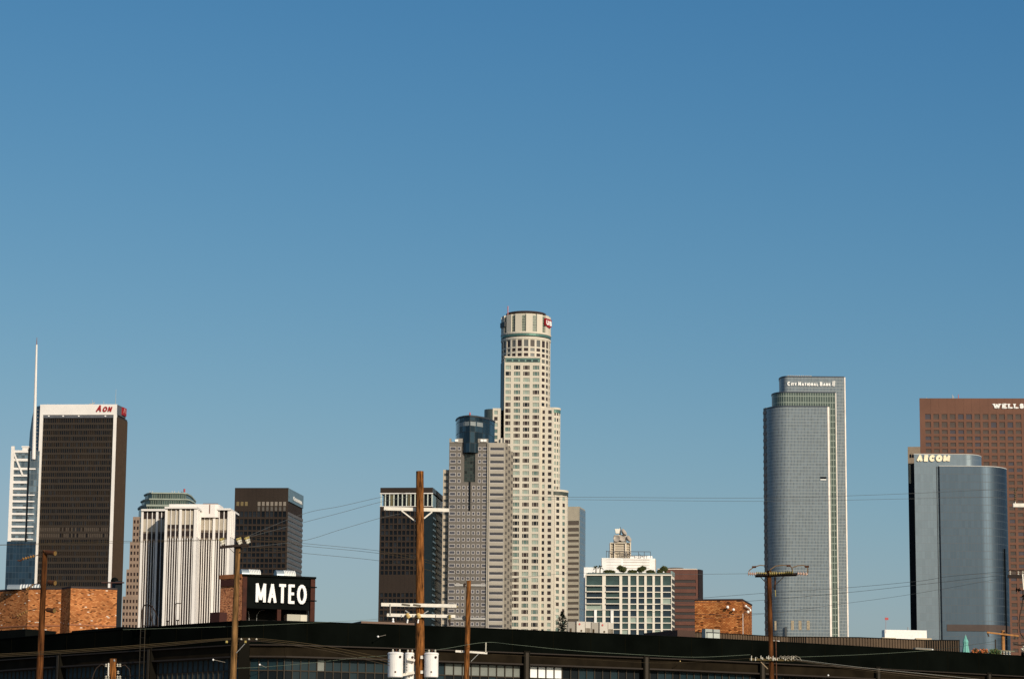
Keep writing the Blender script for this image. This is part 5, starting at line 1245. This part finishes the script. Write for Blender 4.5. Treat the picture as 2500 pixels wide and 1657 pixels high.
# caged roof ladder and hooks
RS = mat('brown_black_rail', (.03, .018, .012), .7); RSL = mat('olive_rail', (.022, .016, .008), .7)
f_ = wf(350).shift(.3); Hh = lambda px, py: f_.hit(px, py)
t = thing('caged_ladder', 'black roof ladder with two hoops on the warehouse front left of the wooden pole', 'ladder', f_.p(Hh(350, 1530)[0], 0, 0))
mb = MB()
for px in (342, 352.5):
    u = Hh(px, 1580)[0]; mb.tube([f_.p(u, 0, 3), f_.p(u, 0, Hh(px, 1532)[1])], .022, 6, 0)
build('rails', mb, [RSL], t)
for k in range(14):
    z = Hh(347, 1540)[1] - k * .3; mb = MB(); mb.tube([f_.p(Hh(342, 1580)[0], 0, z), f_.p(Hh(352.5, 1580)[0], 0, z)], .012, 5); build('rung', mb, [RSL], t)
for pts in (((342.5, 1532), (343, 1490), (345, 1480), (350, 1475.5), (362, 1476), (366, 1478), (375, 1492), (381, 1508), (381, 1526)), ((355, 1528), (357, 1480), (361, 1476.5), (364, 1480), (363, 1495), (366, 1510), (370, 1527)), ((343, 1526.5), (381, 1526.5))):
    mb = MB(); mb.tube([f_.p(Hh(*q)[0], -.1, Hh(*q)[1]) for q in pts], .03, 6); build('hoop', mb, [RS], t)
f_ = wf(430).shift(-.6)
t = thing('roof_davit_hook', 'small dark hooked pipe on the warehouse roof in front of the fluted white tower', 'pipe', f_.p(f_.hit(427, 1520)[0], 0, ZW - .9))
mb = MB(); mb.tube([f_.p(f_.hit(*q)[0], 0, f_.hit(*q)[1]) for q in ((427, 1532), (427, 1490), (428, 1473.5), (432, 1472), (441, 1472))], .025, 6); build('hook', mb, [RS], t)
for px, y0, lab in ((409, 1514, 'short dark roof stub left of the hooked pipe'), (434, 1512, 'short dark roof stub under the hooked pipe')):
    u, z = f_.hit(px, y0); mb = MB(); mb.tube([f_.p(u, 0, ZW - .9), f_.p(u, 0, z)], .03, 6); mb.box(f_, u - .08, u + .08, -.03, .03, z - .05, z); tag(build('roof_stub', mb, [RS], loc=f_.p(u, 0, ZW - .9)), lab, 'pipe')
# dark conifer behind the roof
q = atY(1373, 1490, 190); rn = random.Random(9); zc0 = atY(1373, 1545, 190).z
t = thing('dark_conifer', 'dark narrow conifer in front of the round topped tower', 'tree', (q.x, q.y, 0))
mb = MB(); mb.tube([(q.x, q.y, 0), (q.x, q.y, q.z - .3)], .15, 7, 0, .02); build('trunk', mb, [BARK], t)
mb = MB(); h = q.z - zc0 + 3
for k in range(4200):
    s_ = rn.random(); z = q.z - .05 - s_ * h; r = (.04 + .40 * min(1, s_ * 7) + .05 * math.sin(z * 9)) * (1 if s_ < .9 else 1); a = rn.uniform(0, 6.28); rr_ = r * math.sqrt(rn.random())
    c = Vector((q.x + math.cos(a) * rr_, q.y + math.sin(a) * rr_, z)); d = Vector((math.cos(a) * .8, math.sin(a) * .8, rn.uniform(-.6, .4))).normalized(); b_ = d.cross(Vector((0, 0, 1))).normalized(); w = rn.uniform(.07, .14)
    mb.poly([c - d * w * .3, c + b_ * w * .4, c + d * w, c - b_ * w * .4], k % 2)
build('crown', mb, [mat('dark_blue_needles', (.012, .022, .018), .8, var=.4, scale=2), mat('dark_needles', (.02, .03, .015), .8)], t)

# ================================================================== POLES, TRANSFORMERS, WIRES
WOOD = mat('orange_brown_wood', (.16, .062, .017), .9, var=.95, scale=2.6, stretch=(7, 7, .8), bump=.6, spec=.1)
WOODD = mat('dark_brown_wood', (.075, .027, .008), .9, var=.85, scale=2.2, stretch=(5, 5, .6), bump=.5, spec=.1)
WOODT = mat('tan_brown_wood', (.15, .080, .030), .9, var=.85, scale=2.2, stretch=(5, 5, .6), bump=.5, spec=.1)
RUSTI = mat('rust_brown_metal', (.07, .024, .007), .7, var=.4, scale=8)
CER = mat('white_porcelain', (.52, .48, .39), .35); CERY = mat('yellow_porcelain', (.34, .26, .08), .35, var=.3, scale=12); CERP = mat('pink_porcelain', (.50, .34, .26), .4, var=.2, scale=12)
BARM = mat('black_arm', (.018, .010, .007), .8); ARMW = mat('white_painted_arm', (.74, .69, .60), .7, var=.12, scale=6)
class PoleKit:
    def __init__(s, name, label, Y, topp, botp, w0, w1, m):
        s.Y = Y; A_ = atY(*topp, Y); B_ = atY(*botp, Y); d = (B_ - A_) / (A_.z - B_.z); base = A_ + d * A_.z
        s.t = thing(name, label, 'utility pole', (base.x, base.y, 0)); s.r = w0 * Y / F / 2; r1 = w1 * Y / F / 2; r1 = s.r + (r1 - s.r) * A_.z / (A_.z - B_.z)
        n = 14; pts = [A_ + (base - A_) * k / n for k in range(n + 1)]; mb = MB(); mb.tube(pts, s.r, 14, 0, r1); o_ = build('pole', mb, [m], s.t)
        for p_ in o_.data.polygons: p_.use_smooth = len(p_.vertices) == 4
        s.f = Fr(atY(1000, 1300, Y), atY(1500, 1300, Y))
    def q(s, px, py, d=0): u, z = s.f.hit(px, py, d); return s.f.p(u, d, z)
    def bar(s, name, a, b, t, d0, d1, m):
        mb = MB(); A_, B_ = s.f.hit(*a), s.f.hit(*b); mb.seg(s.f, A_, B_, t * s.Y / F, d0, d1); return build(name, mb, [m], s.t)
    def rod(s, name, pts, r, m, d=0, n=6, par=None):
        mb = MB(); mb.tube([s.q(x, y, d) for x, y in pts], r, n); return build(name, mb, [m], par or s.t)
    def discs(s, name, a, b, n, r, m, d=0, core=.35, m2=None):
        A_, B_ = Vector(s.q(*a, d)), Vector(s.q(*b, d)); L = (B_ - A_).length; ax = (B_ - A_).normalized(); prof = []
        for k in range(n):
            x = L * k / n; w = L / n; prof += [(r * core, x), (r, x + w * .2), (r * .95, x + w * .4), (r * core, x + w * .55)]
        prof.append((r * core, L)); mb = MB(); mb.lathe(A_, prof, 10, axis=ax); return build(name, mb, [m], s.t)
# thick wooden pole in the middle
K = PoleKit('utility_pole', 'thick orange brown pole with white crossarms, in the middle foreground', 107, (1025, 1150), (1025.5, 1657), 18.5, 22, WOOD)
r = K.r
K.bar('crossarm', (937, 1239.3), (1096.5, 1243.5), 8.5, -r - .14, -r - .01, ARMW)
K.bar('brace', (980, 1245), (1014, 1271), 3, -r, -r + .04, ARMW); K.bar('brace', (1055, 1248), (1035, 1264), 3.4, -r, -r + .04, ARMW)
K.rod('through_bolt', [(940, 1243), (943, 1246)], .02, GREYM, .1)
K.bar('crossarm', (931.5, 1476), (1115, 1479.5), 8, r + .02, r + .14, ARMW)
K.bar('crossarm', (945.5, 1501.5), (1112, 1505), 7.5, r + .02, r + .14, ARMW)
for a, b in (((982, 1475.5), (1002, 1478)), ((1010, 1476.5), (1028, 1479))): K.bar('steel_bracket', a, b, 3.5, r + .15, r + .17, mat('brown_grey_steel', (.12, .10, .07)))
K.bar('strut', (954, 1475), (954, 1502), 2.2, r + .15, r + .18, mat('grey_strut', (.45, .42, .36)))
for x in (980, 1008, 1064): K.rod('pin', [(x, 1500), (x, 1507)], .015, GREYM, r + .16)
for x in (994, 1020):
    K.discs('fuse_cutout', (x - 1, 1497), (x + 5, 1508), 2, .085, CERY if False else mat('tan_porcelain', (.55, .38, .15), .5), r + .2, .8); K.rod('cutout_wire', [(x - 3, 1502), (x - 10, 1511), (x - 4, 1519), (x + 1, 1512)], .03, RS, r + .2)
    K.rod('fuse_barrel', [(x + 1.5, 1511), (x, 1520)], .03, LETW, r + .24)
K.discs('hanging_cutout', (1098, 1500), (1097, 1512), 3, .07, CERY, r + .2); K.rod('cutout_drop', [(1097, 1512), (1097.5, 1526)], .045, RS, r + .2)
K.bar('brace', (990, 1490), (1000, 1497), 2.6, r, r + .02, GREYM); K.bar('brace', (1046, 1491), (1035, 1498), 2.6, r, r + .02, GREYM)
K.discs('end_insulator', (1108, 1479), (1118, 1480), 3, .05, CERY, r + .08)
K.rod('small_insulator_pin', [(950, 1476), (950, 1472)], .02, GREYM, r + .1)
for y in (1604, 1640): K.bar('mounting_plate', (1027, y), (1034, y), 7.5, r * .6, r + .05, ARMW)
K.bar('upper_bracket', (994, 1608), (1013, 1612), 5.5, r * .4, r + .08, ARMW); K.bar('lower_bracket', (984, 1647), (1012, 1641), 6.5, r * .4, r + .08, ARMW)
big = K
def transformer(label, px0, px1, y0, y1, d):
    c = K.q((px0 + px1) / 2, (y0 + y1) / 2, d); w = (px1 - px0) * K.Y / F / 2; z1, z0 = K.q(px0, y0, d)[2], K.q(px0, y1, d)[2]
    t_ = thing('pole_transformer', label, 'transformer', (c[0], c[1], z0), 'transformers on the thick pole')
    mb = MB(); mb.lathe((c[0], c[1], z0), [(w * .96, 0), (w, .02), (w, z1 - z0 - .06)], 24); o_ = build('tank', mb, [WHITE2], t_)
    for p_ in o_.data.polygons: p_.use_smooth = len(p_.vertices) == 4
    mb = MB(); mb.lathe((c[0], c[1], z1 - .06), [(w * 1.05, 0), (w * 1.05, .04), (w * .9, .07), (.01, .10)], 24); build('lid', mb, [WHITE2], t_)
    for k, dx in enumerate((-.35, .1, .55)):
        mb = MB(); mb.lathe((c[0] + w * dx, c[1] - w * .3, z1), [(.022, 0), (.045, .03), (.02, .05), (.04, .08), (.015, .13)], 8); build('bushing', mb, [CER if k != 1 else RUSTI], t_)
    mb = MB(); mb.lathe((c[0] + w * .62, c[1] - w * .80, z1 - .17), [(.045, 0), (.05, .03), (.02, .05)], 8, axis=(.2, -1, 0)); build('port', mb, [RS], t_)
    mb = MB(); mb.box(Fr((c[0] - w * .06, c[1] - w - .004), (c[0] + w * .14, c[1] - w - .004)), 0, w * .2, 0, .006, z0 + .16, z0 + .22); build('plate', mb, [RUSTI], t_)
transformer('white transformer tank left of the thick pole, nearest to the left edge of its group', 947, 984, 1592, 1652, .35)
transformer('smaller looking white transformer tucked between the left tank and the pole', 988, 1011, 1593, 1664, -.1)
transformer('white transformer tank right of the thick pole', 1036, 1070, 1593, 1652, .2)
for a in ((989, 1610), (989, 1650)): pass
K.rod('ground_wire', [(990, 1595), (990, 1600), (989.5, 1645)], .012, GREYM, r + .3)

# second pole
K = PoleKit('utility_pole', 'thinner orange pole right of the thick one, with a short white arm', 112, (1144.5, 1417), (1138.5, 1657), 11, 13.5, WOOD); r = K.r
K.bar('crossarm', (1112, 1588), (1128, 1589), 5, -r - .1, -r, ARMW); K.bar('crossarm', (1126, 1588.5), (1189.5, 1593), 4.6, -r - .1, -r, ARMW)
K.bar('post', (1186, 1592), (1186.5, 1567), 2.6, -r - .06, -r, mat('cream_post', (.45, .42, .34))); K.bar('brace', (1168, 1595), (1150, 1613), 1.4, -r, -r + .03, GREYM)
K.rod('side_bracket', [(1137, 1424), (1133, 1427), (1135, 1432)], .05, RS, 0); K.rod('side_insulator', [(1135, 1503), (1132, 1508), (1136, 1513)], .07, DKMET, 0)
small2 = K
# pole in front of the black sign
K = PoleKit('utility_pole', 'brown pole in front of the black sign with three ribbed insulators', 105, (581, 1338), (568.5, 1657), 12.5, 16.5, WOODT); r = K.r
K.bar('crossarm', (538.5, 1336.5), (609, 1329.5), 6, -.02 + r, r + .12, BARM); K.bar('cap', (573, 1334), (589, 1332), 11, -r, r + .02, BARM)
K.bar('brace', (560, 1338), (576, 1353), 1.2, r, r + .03, RSL); K.bar('brace', (592, 1343), (585, 1349), 2, r, r + .03, RSL)
for x in (541.5, 583, 603):
    for k in range(3):
        K.discs('insulator_skirt', (x - 6 + 2.6 * k, 1318 + 5.2 * k - (x > 590) * 2 - (x > 560) * 1), (x + 6 + 1 * k, 1313.5 + 5.2 * k - (x > 590) * 2 - (x > 560) * 1), 1, .055, CER if k else CERY, r + .1, .8)
    K.rod('insulator_pin', [(x, 1316), (x + 3, 1334)], .03, RUSTI, r + .06)
K.bar('low_crossarm', (550, 1565), (626, 1563), 4, -r - .1, -r, BARM)
for x, m_ in ((553, CERY), (599, CERY)): K.discs('low_insulator', (x, 1568.5), (x + .3, 1563), 1, .05, m_, .1, .9)
for x in (589, 608, 626): K.discs('low_insulator', (x, 1561.5), (x, 1557), 1, .045, CER, .1, .6)
K.rod('guy_rod', [(598, 1570), (577, 1593)], .014, GREYM, .1)
pole3 = K
# left pole
K = PoleKit('utility_pole', 'dark rusty brown pole at the left edge with hanging insulator strings', 104, (110, 1343), (96, 1657), 12.5, 17, WOODD); r = K.r
for (y, x0, x1) in ((1347, 112, 143), (1420, 117, 141), (1487, 113, 140)):
    A_, B_ = Vector(K.q(x0, y, .1)), Vector(K.q(x1, y + 1, .1)); mb = MB(); ax = (B_ - A_).normalized() + Vector((0, -.6, -.15)); L = (B_ - A_).length * .95
    mb.lathe(A_, [(.05, 0), (.085, .05), (.085, L * .8), (.10, L * .86), (.10, L)], 12, axis=ax); mb2 = mb; build('side_insulator', mb, [RUSTI], K.t)
    mb = MB(); C_ = A_ + ax.normalized() * (L + .005); mb.lathe(C_, [(.085, 0), (.085, .01), (.05, .012), (.045, .005)], 12, axis=ax); build('insulator_face', mb, [mat('ochre_ring', (.17, .10, .03), .5)], K.t)
K.bar('top_bracket', (108, 1343), (116, 1352), 3, -.02, r + .05, RUSTI)
for a, b in (((43, 1367), (86, 1356)), ((52, 1441), (82, 1426)), ((30, 1506), (68, 1490))):
    m_ = ((a[0] + b[0]) / 2, (a[1] + b[1]) / 2); K.discs('insulator_string', (a[0] + 12, a[1] - 3), b, 5, .06, mat('amber_porcelain', (.26, .13, .03), .35, var=.5, scale=10), .1); K.rod('clamp', [a, (a[0] + 6, a[1] + 1.5), (a[0] + 13, a[1] - 3.5)], .03, RUSTI, .1)
    K.rod('link', [b, (b[0] + 22, b[1] - 5)], .016, RS, .05)
pole4 = K
# short pole top low at left
K = PoleKit('utility_pole', 'short broad pole top with rows of white insulators at the bottom left', 92, (275.5, 1607), (275, 1690), 18, 18, WOOD); r = K.r
for y, ra in ((1624, 1), (1641, 0), (1653, 1)):
    K.bar('arm', (258, y + 2), (292, y + 1), 2.5, -.04, .04, BARM)
    for x in (259, 265, 287, 293) if ra else (264, 288): K.discs('insulator', (x, y + 3), (x, y - 5), 2, .045, CER, .08)
K.bar('white_strip', (266.5, 1618), (266, 1650), 2.5, r * .8, r + .03, ARMW); K.bar('bolt_plate', (280, 1609), (281, 1614), 3, r * .8, r + .02, GREYM)
for q in (((262, 1626), (248, 1620), (235, 1630), (228, 1645), (224, 1660)), ((290, 1626), (305, 1622), (315, 1632), (318, 1650))): K.rod('jumper', list(q), .016, RS, .05)
# pole in front of the stepped glass tower
K = PoleKit('utility_pole', 'rust brown pole with a heavy insulator laden crossarm in front of the stepped glass tower', 112, (1877.5, 1392), (1884, 1657), 10.5, 12.5, WOODD); r = K.r
K.bar('crossarm', (1844, 1405.5), (1945, 1402.5), 5.5, -r - .02, -r + .12, BARM); K.bar('crossarm', (1846, 1403), (1945, 1400.5), 4, r - .02, r + .1, BARM)
K.bar('brace', (1856, 1408), (1873, 1426), 1.8, r, r + .04, BARM); K.bar('brace', (1912, 1408), (1886, 1434), 1.8, r, r + .04, BARM)
for a, b, n, m_ in (((1826, 1399.5), (1846, 1400), 4, CERP), ((1846, 1397.5), (1872, 1398.5), 5, CERY), ((1878, 1399), (1898, 1398), 4, CERY), ((1900, 1398), (1918, 1397.5), 3, CERY), ((1917, 1396.5), (1937, 1396.5), 4, mat('olive_porcelain', (.16, .13, .04), .35)), ((1946, 1399), (1972, 1401), 4, CERP)):
    K.discs('insulator_string', a, b, n, .088 if n == 4 else .055, m_, r + .12)
for pts in (((1827, 1397), (1830, 1391), (1841, 1383), (1856, 1379), (1866, 1380)), ((1880, 1390), (1893, 1381), (1910, 1379), (1925, 1380), (1933, 1384), (1935, 1394)), ((1936, 1384), (1948, 1380), (1962, 1379), (1970, 1382), (1972, 1390), (1972, 1399))):
    K.rod('jumper_loop', list(pts), .022, mat('brown_copper', (.16, .10, .05)), r + .1); mx_ = pts[len(pts) // 2]; K.rod('jumper_clamp', [(mx_[0] - 5, mx_[1] + .5), (mx_[0] + 5, mx_[1])], .045, RUSTI, r + .1)
K.rod('drop_fuse', [(1892.5, 1408), (1892.5, 1417)], .04, BARM, r); K.rod('drop_fuse', [(1892.5, 1417), (1892, 1427)], .03, RUSTI, r); K.rod('drop_fuse', [(1892, 1427), (1892, 1439)], .04, BARM, r); K.rod('drop_wire', [(1892.5, 1439), (1893.5, 1455)], .018, CERY, r)
K.rod('conduit', [(1894, 1560), (1896, 1657)], .025, RUSTI, .05)
K.bar('low_crossarm', (1829, 1609), (1938, 1611), 5, r, r + .1, mat('olive_wood_arm', (.09, .065, .025), .9))
kn = random.Random(2)
for k in range(22):
    x = 1832 + k * 5 if k > 7 else 1834 + k * 14 % 60; K.discs('knob_insulator', (x, 1607 + kn.uniform(-3, 5)), (x + kn.uniform(-1, 1), 1602 + kn.uniform(-3, 4)), 1, .03, CER, r + .13, .6)
for k in range(5): K.rod('jumper', [(1900 + 8 * k, 1606), (1906 + 9 * k, 1600), (1916 + 9 * k, 1604), (1925 + 8 * k, 1612)], .012, mat('grey_wire', (.25, .22, .17)), r + .16)
K.bar('brace', (1857, 1615), (1874, 1632), 1.8, r, r + .03, mat('tan_brace', (.28, .20, .12)))
pole5 = K
# short light pole behind the parapet
K = PoleKit('utility_pole', 'short pale orange pole with a thin tilted crossarm above the parapet at right', 175, (2448.5, 1538), (2450, 1620), 8.5, 9, mat('pale_orange_wood', (.36, .17, .06), .85, var=.35, scale=5, spec=.1)); r = K.r
K.bar('crossarm', (2408, 1543), (2486, 1552), 4, r, r + .12, MATS['pale_orange_wood']); K.bar('strut', (2410, 1545), (2413, 1553), 3, r, r + .1, RS); K.bar('strut', (2478, 1550), (2476, 1560), 3, r, r + .1, RS)
K.bar('bracket', (2452, 1541), (2455, 1550), 4, r, r + .1, RS)
K.bar('rail', (2416, 1586), (2475, 1590), 3, r, r + .2, mat('grey_olive_steel', (.16, .15, .10)))
for k in range(6): K.discs('insulator', (2430 + 7 * k, 1598), (2430 + 7 * k, 1588), 2, .07, mat('grey_porcelain', (.45, .44, .38)), r + .3)
K.rod('small_post', [(2431, 1600), (2430, 1560)], .04, RS, .2)
# pole at the right edge: only its arms reach into the picture
K = PoleKit('utility_pole', 'pole at the right edge with a white arm above a black arm', 108, (2512, 1180), (2517, 1657), 20, 22, WOODD); r = K.r
K.bar('white_crossarm', (2470.5, 1234.5), (2560, 1235.5), 9, r, r + .14, ARMW)
K.discs('insulator_string', (2478.5, 1224), (2478, 1192), 6, .055, mat('olive_brown_porcelain', (.10, .07, .03), .4), r + .07); K.rod('insulator_pin', [(2479, 1231), (2478.5, 1222)], .02, ARMW, r + .07); K.rod('jumper', [(2478, 1194), (2484, 1188), (2482, 1198)], .015, RS, r + .07)
K.bar('black_crossarm', (2458, 1407.5), (2560, 1408), 8.5, r, r + .14, BARM); K.rod('bus_wire', [(2462, 1394), (2466, 1390), (2480, 1392), (2500, 1390), (2520, 1392)], .022, RS, r + .1)
for x in (2466, 2486, 2497): K.discs('post_insulator', (x, 1403), (x, 1392), 2, .04, CER, r + .07)
K.bar('pale_brace', (2493, 1403), (2496, 1440), 3, r + .15, r + .18, ARMW); K.discs('hanging_insulator', (2480, 1438), (2492, 1440), 2, .09, BLACKM, r + .1)
K.rod('hanging_wire', [(2497, 1440), (2498, 1455), (2495, 1480), (2490, 1500), (2488, 1520), (2491, 1545), (2499, 1557), (2503, 1556)], .022, RS, r + .1)
K.discs('lower_insulator', (2497, 1452), (2505, 1463), 2, .10, BLACKM, r + .1); K.rod('lower_arm', [(2474, 1570), (2492, 1574), (2510, 1570)], .03, RS, r + .1)
K.discs('white_bushing', (2494, 1586), (2504, 1575), 2, .08, CER, r + .1); K.discs('black_bushing', (2494, 1600), (2510, 1590), 1, .12, BLACKM, r + .1)
pole6 = K

# wires: each one spans between real fixing points, sagging
WIRE = mat('dark_wire', (.08, .085, .085), .6); WOL = mat('weathered_cable', (.055, .038, .016), .8); WGR = mat('grey_green_wire', (.14, .17, .12), .7); WPL = mat('pale_wire', (.35, .33, .27), .6)
def wire(label, pts, rad, m, grp='overhead wires'):
    """pts: (px, py, depth) fixing points and lowest points; smooth curve through them"""
    P_ = [atY(*p) for p in pts]; out = []
    for i in range(len(P_) - 1):
        p0, p1, p2, p3 = P_[max(i - 1, 0)], P_[i], P_[i + 1], P_[min(i + 2, len(P_) - 1)]
        for k in range(10):
            s_ = k / 10; out.append(.5 * ((2 * p1) + (p2 - p0) * s_ + (2 * p0 - 5 * p1 + 4 * p2 - p3) * s_ ** 2 + (3 * p1 - p0 - 3 * p2 + p3) * s_ ** 3))
    out.append(P_[-1]); mb = MB(); mb.tube(out, rad * .8, 5)
    tag(build('overhead_wire', mb, [m], loc=P_[0]), label, 'wire', grp)
for k, (y0, ym, y1) in enumerate(((1309, 1254, 1213), (1311, 1275, 1224), (1335, 1319, 1262))):
    wire(('highest', 'middle', 'lowest')[k] + ' of the three wires rising from the sign pole to the thick pole', [(603, y0, 105), (740, ym, 106), (830, (ym + y1) / 2 + 2, 106.5), (930 + k * 3, y1 if k < 2 else 1262, 107), (1010, y1 - 14, 107.4)], .009, WIRE)
for k, y in enumerate((1310, 1316, 1334)):
    wire('wire dipping right from the sign pole behind the thick pole, ' + ('upper', 'middle', 'lower')[k], [(606, y, 105), (735, y + 15, 108), (925, y + 34, 110), (1049, y + 58, 111), (1140, y + 95, 111.6)], .008, WOL)
wire('upper long wire from the thick pole across the stepped glass tower', [(1096, 1234, 107.4), (1250, 1213, 107.5), (1400, 1213, 107.6), (1863, 1215, 108), (2120, 1208, 108), (2290, 1201, 108), (2478, 1192, 107.8)], .008, WIRE)
wire('lower long wire from the thick pole across the stepped glass tower', [(1096, 1240, 107.4), (1250, 1219, 107.5), (1400, 1219, 107.6), (1863, 1223, 108), (2215, 1217, 108), (2478, 1212, 107.8)], .007, WIRE)
wire('nearly level wire from the left insulators of the rust brown pole to the left', [(1826, 1399.5, 111.8), (1650, 1401, 112), (1390, 1399, 112), (1146, 1424, 112.2)], .008, WIRE)
for k, pts in enumerate((((1700, 1460), (1860, 1447.5), (2065, 1434), (2240, 1418), (2320, 1406), (2458, 1394)), ((1560, 1478), (1700, 1470), (1835, 1466), (2065, 1446), (2240, 1427), (2440, 1404)), ((1640, 1515), (1870, 1497), (2065, 1472), (2230, 1449), (2440, 1412)), ((1390, 1484), (1700, 1498), (1840, 1497), (2000, 1488)))):
    wire(('topmost wire rising to the black arm at the right edge', 'second wire rising to the black arm at the right edge', 'third and lowest wire rising to the black arm at the right edge', 'faint wire crossing the brick stair tower')[k], [(x, y, 118 - (x - 1560) * .0115) for x, y in pts], .009 if k < 2 else .007, WIRE)
for k, dy in enumerate((0, 4)):
    wire(('upper', 'lower')[k] + ' of two wires crossing the white framed dark tower', [(-30, 1330 + dy * .2, 104), (100, 1326 + dy * .6, 104.3), (270, 1321 + dy, 104.6), (400, 1319 + dy * .6, 104.8), (536, 1317 + dy * .3, 105)], .008, WOL)
for k, (dy, m_) in enumerate(((0, WOL), (3.5, WOL), (7, mat('dark_cable', (.04, .028, .015), .8)))):
    wire(('top', 'middle', 'bottom')[k] + ' cable of the brown bundle sagging along the warehouse front', [(-30, 1597 + dy, 103.5), (100, 1590 + dy, 103.8), (240, 1581 + dy, 104.2), (400, 1569 + dy, 104.6), (540, 1558 + dy * .6, 104.9), (590, 1557 + dy * .6, 105), (650, 1559 + dy, 105), (780, 1574 + dy * 1.5, 105.5), (900, 1597 + dy * 2, 106), (1000, 1622 + dy * 2, 107)], .013, m_)
for k in range(3):
    wire(('top', 'middle', 'bottom')[k] + ' of three pale cables running down right from the rust brown pole', [(1935, 1607 + k * 2, 111.7), (2010, 1617 + k * 3, 111), (2120, 1630 + k * 4, 110), (2260, 1644 + k * 6, 109), (2420, 1660 + k * 7, 108)], .011, (WPL, mat('brown_pale_wire', (.2, .15, .10)), WOL)[k])
wire('thin wire rising from the rust brown pole toward the ribbed screen', [(1940, 1603, 111.8), (2100, 1597, 112), (2250, 1588, 112), (2345, 1577, 112), (2520, 1550, 109)], .007, WGR)
wire('thin green grey wire along the top of the warehouse parapet', [(300, 1536, 104.8), (400, 1533, 104.9), (560, 1528.5, 105.5), (640, 1525, 106), (770, 1519, 107), (900, 1512, 107.5), (945, 1506, 107)], .006, WGR)
wire('thin pale wire crossing the window strip between the sign pole and the transformers', [(574, 1630, 105), (640, 1627, 105.5), (760, 1617, 106), (860, 1606, 106.5), (945, 1599, 107)], .006, WGR)
wire('thin wire from the transformers over the small post to the rust brown pole', [(1036, 1590, 107.2), (1100, 1580, 110), (1186, 1567, 112.3), (1260, 1573, 112), (1400, 1587, 112), (1560, 1597, 112), (1700, 1603, 112), (1832, 1597, 112)], .008, WGR)
wire('low wire from the lower arm of the rust brown pole to the left', [(1830, 1606, 111.8), (1740, 1612, 112), (1600, 1617, 112), (1400, 1606, 112), (1200, 1596, 112)], .006, WOL)
# small beads standing for insulators on the wires, set on arms at the facade
for i, (px, py, lab) in enumerate(((923, 1553, 'small white bulb on an arm against the black parapet left of the transformers'), (520.5, 1609.5, 'small white bulb in front of the frosted windows left of the sign pole'), (634, 1621.5, 'small white bulb in front of the teal windows right of the sign pole'), (1660.5, 1613, 'tiny yellow bulb below the black parapet in the middle right'), (2022, 1647.5, 'small cream bulb on a bracket at the lower right'))):
    f_ = wf(px).shift(.5); u, z = f_.hit(px, py); t_ = thing('facade_bead', lab, 'lamp', f_.p(u, 0, z), 'small beads by the warehouse front'); r_ = .045 if i != 3 else .03
    mb = MB(); mb.lathe(f_.p(u, 0, z - r_), [(r_ * .3, 0), (r_, r_ * .6), (r_, r_ * 1.3), (r_ * .3, r_ * 2)], 10); build('bead', mb, [LETW if i != 3 else mat('yellow_bead', (.7, .5, .2))], t_, smooth=True)
    mb = MB(); mb.tube([f_.p(u + .02, 0, z), f_.p(u + (.55 if i in (0,) else .25), -.5, z + (.12 if i == 0 else -.1))], .01, 5); build('arm', mb, [mat('pale_rod', (.25, .22, .18))], t_)
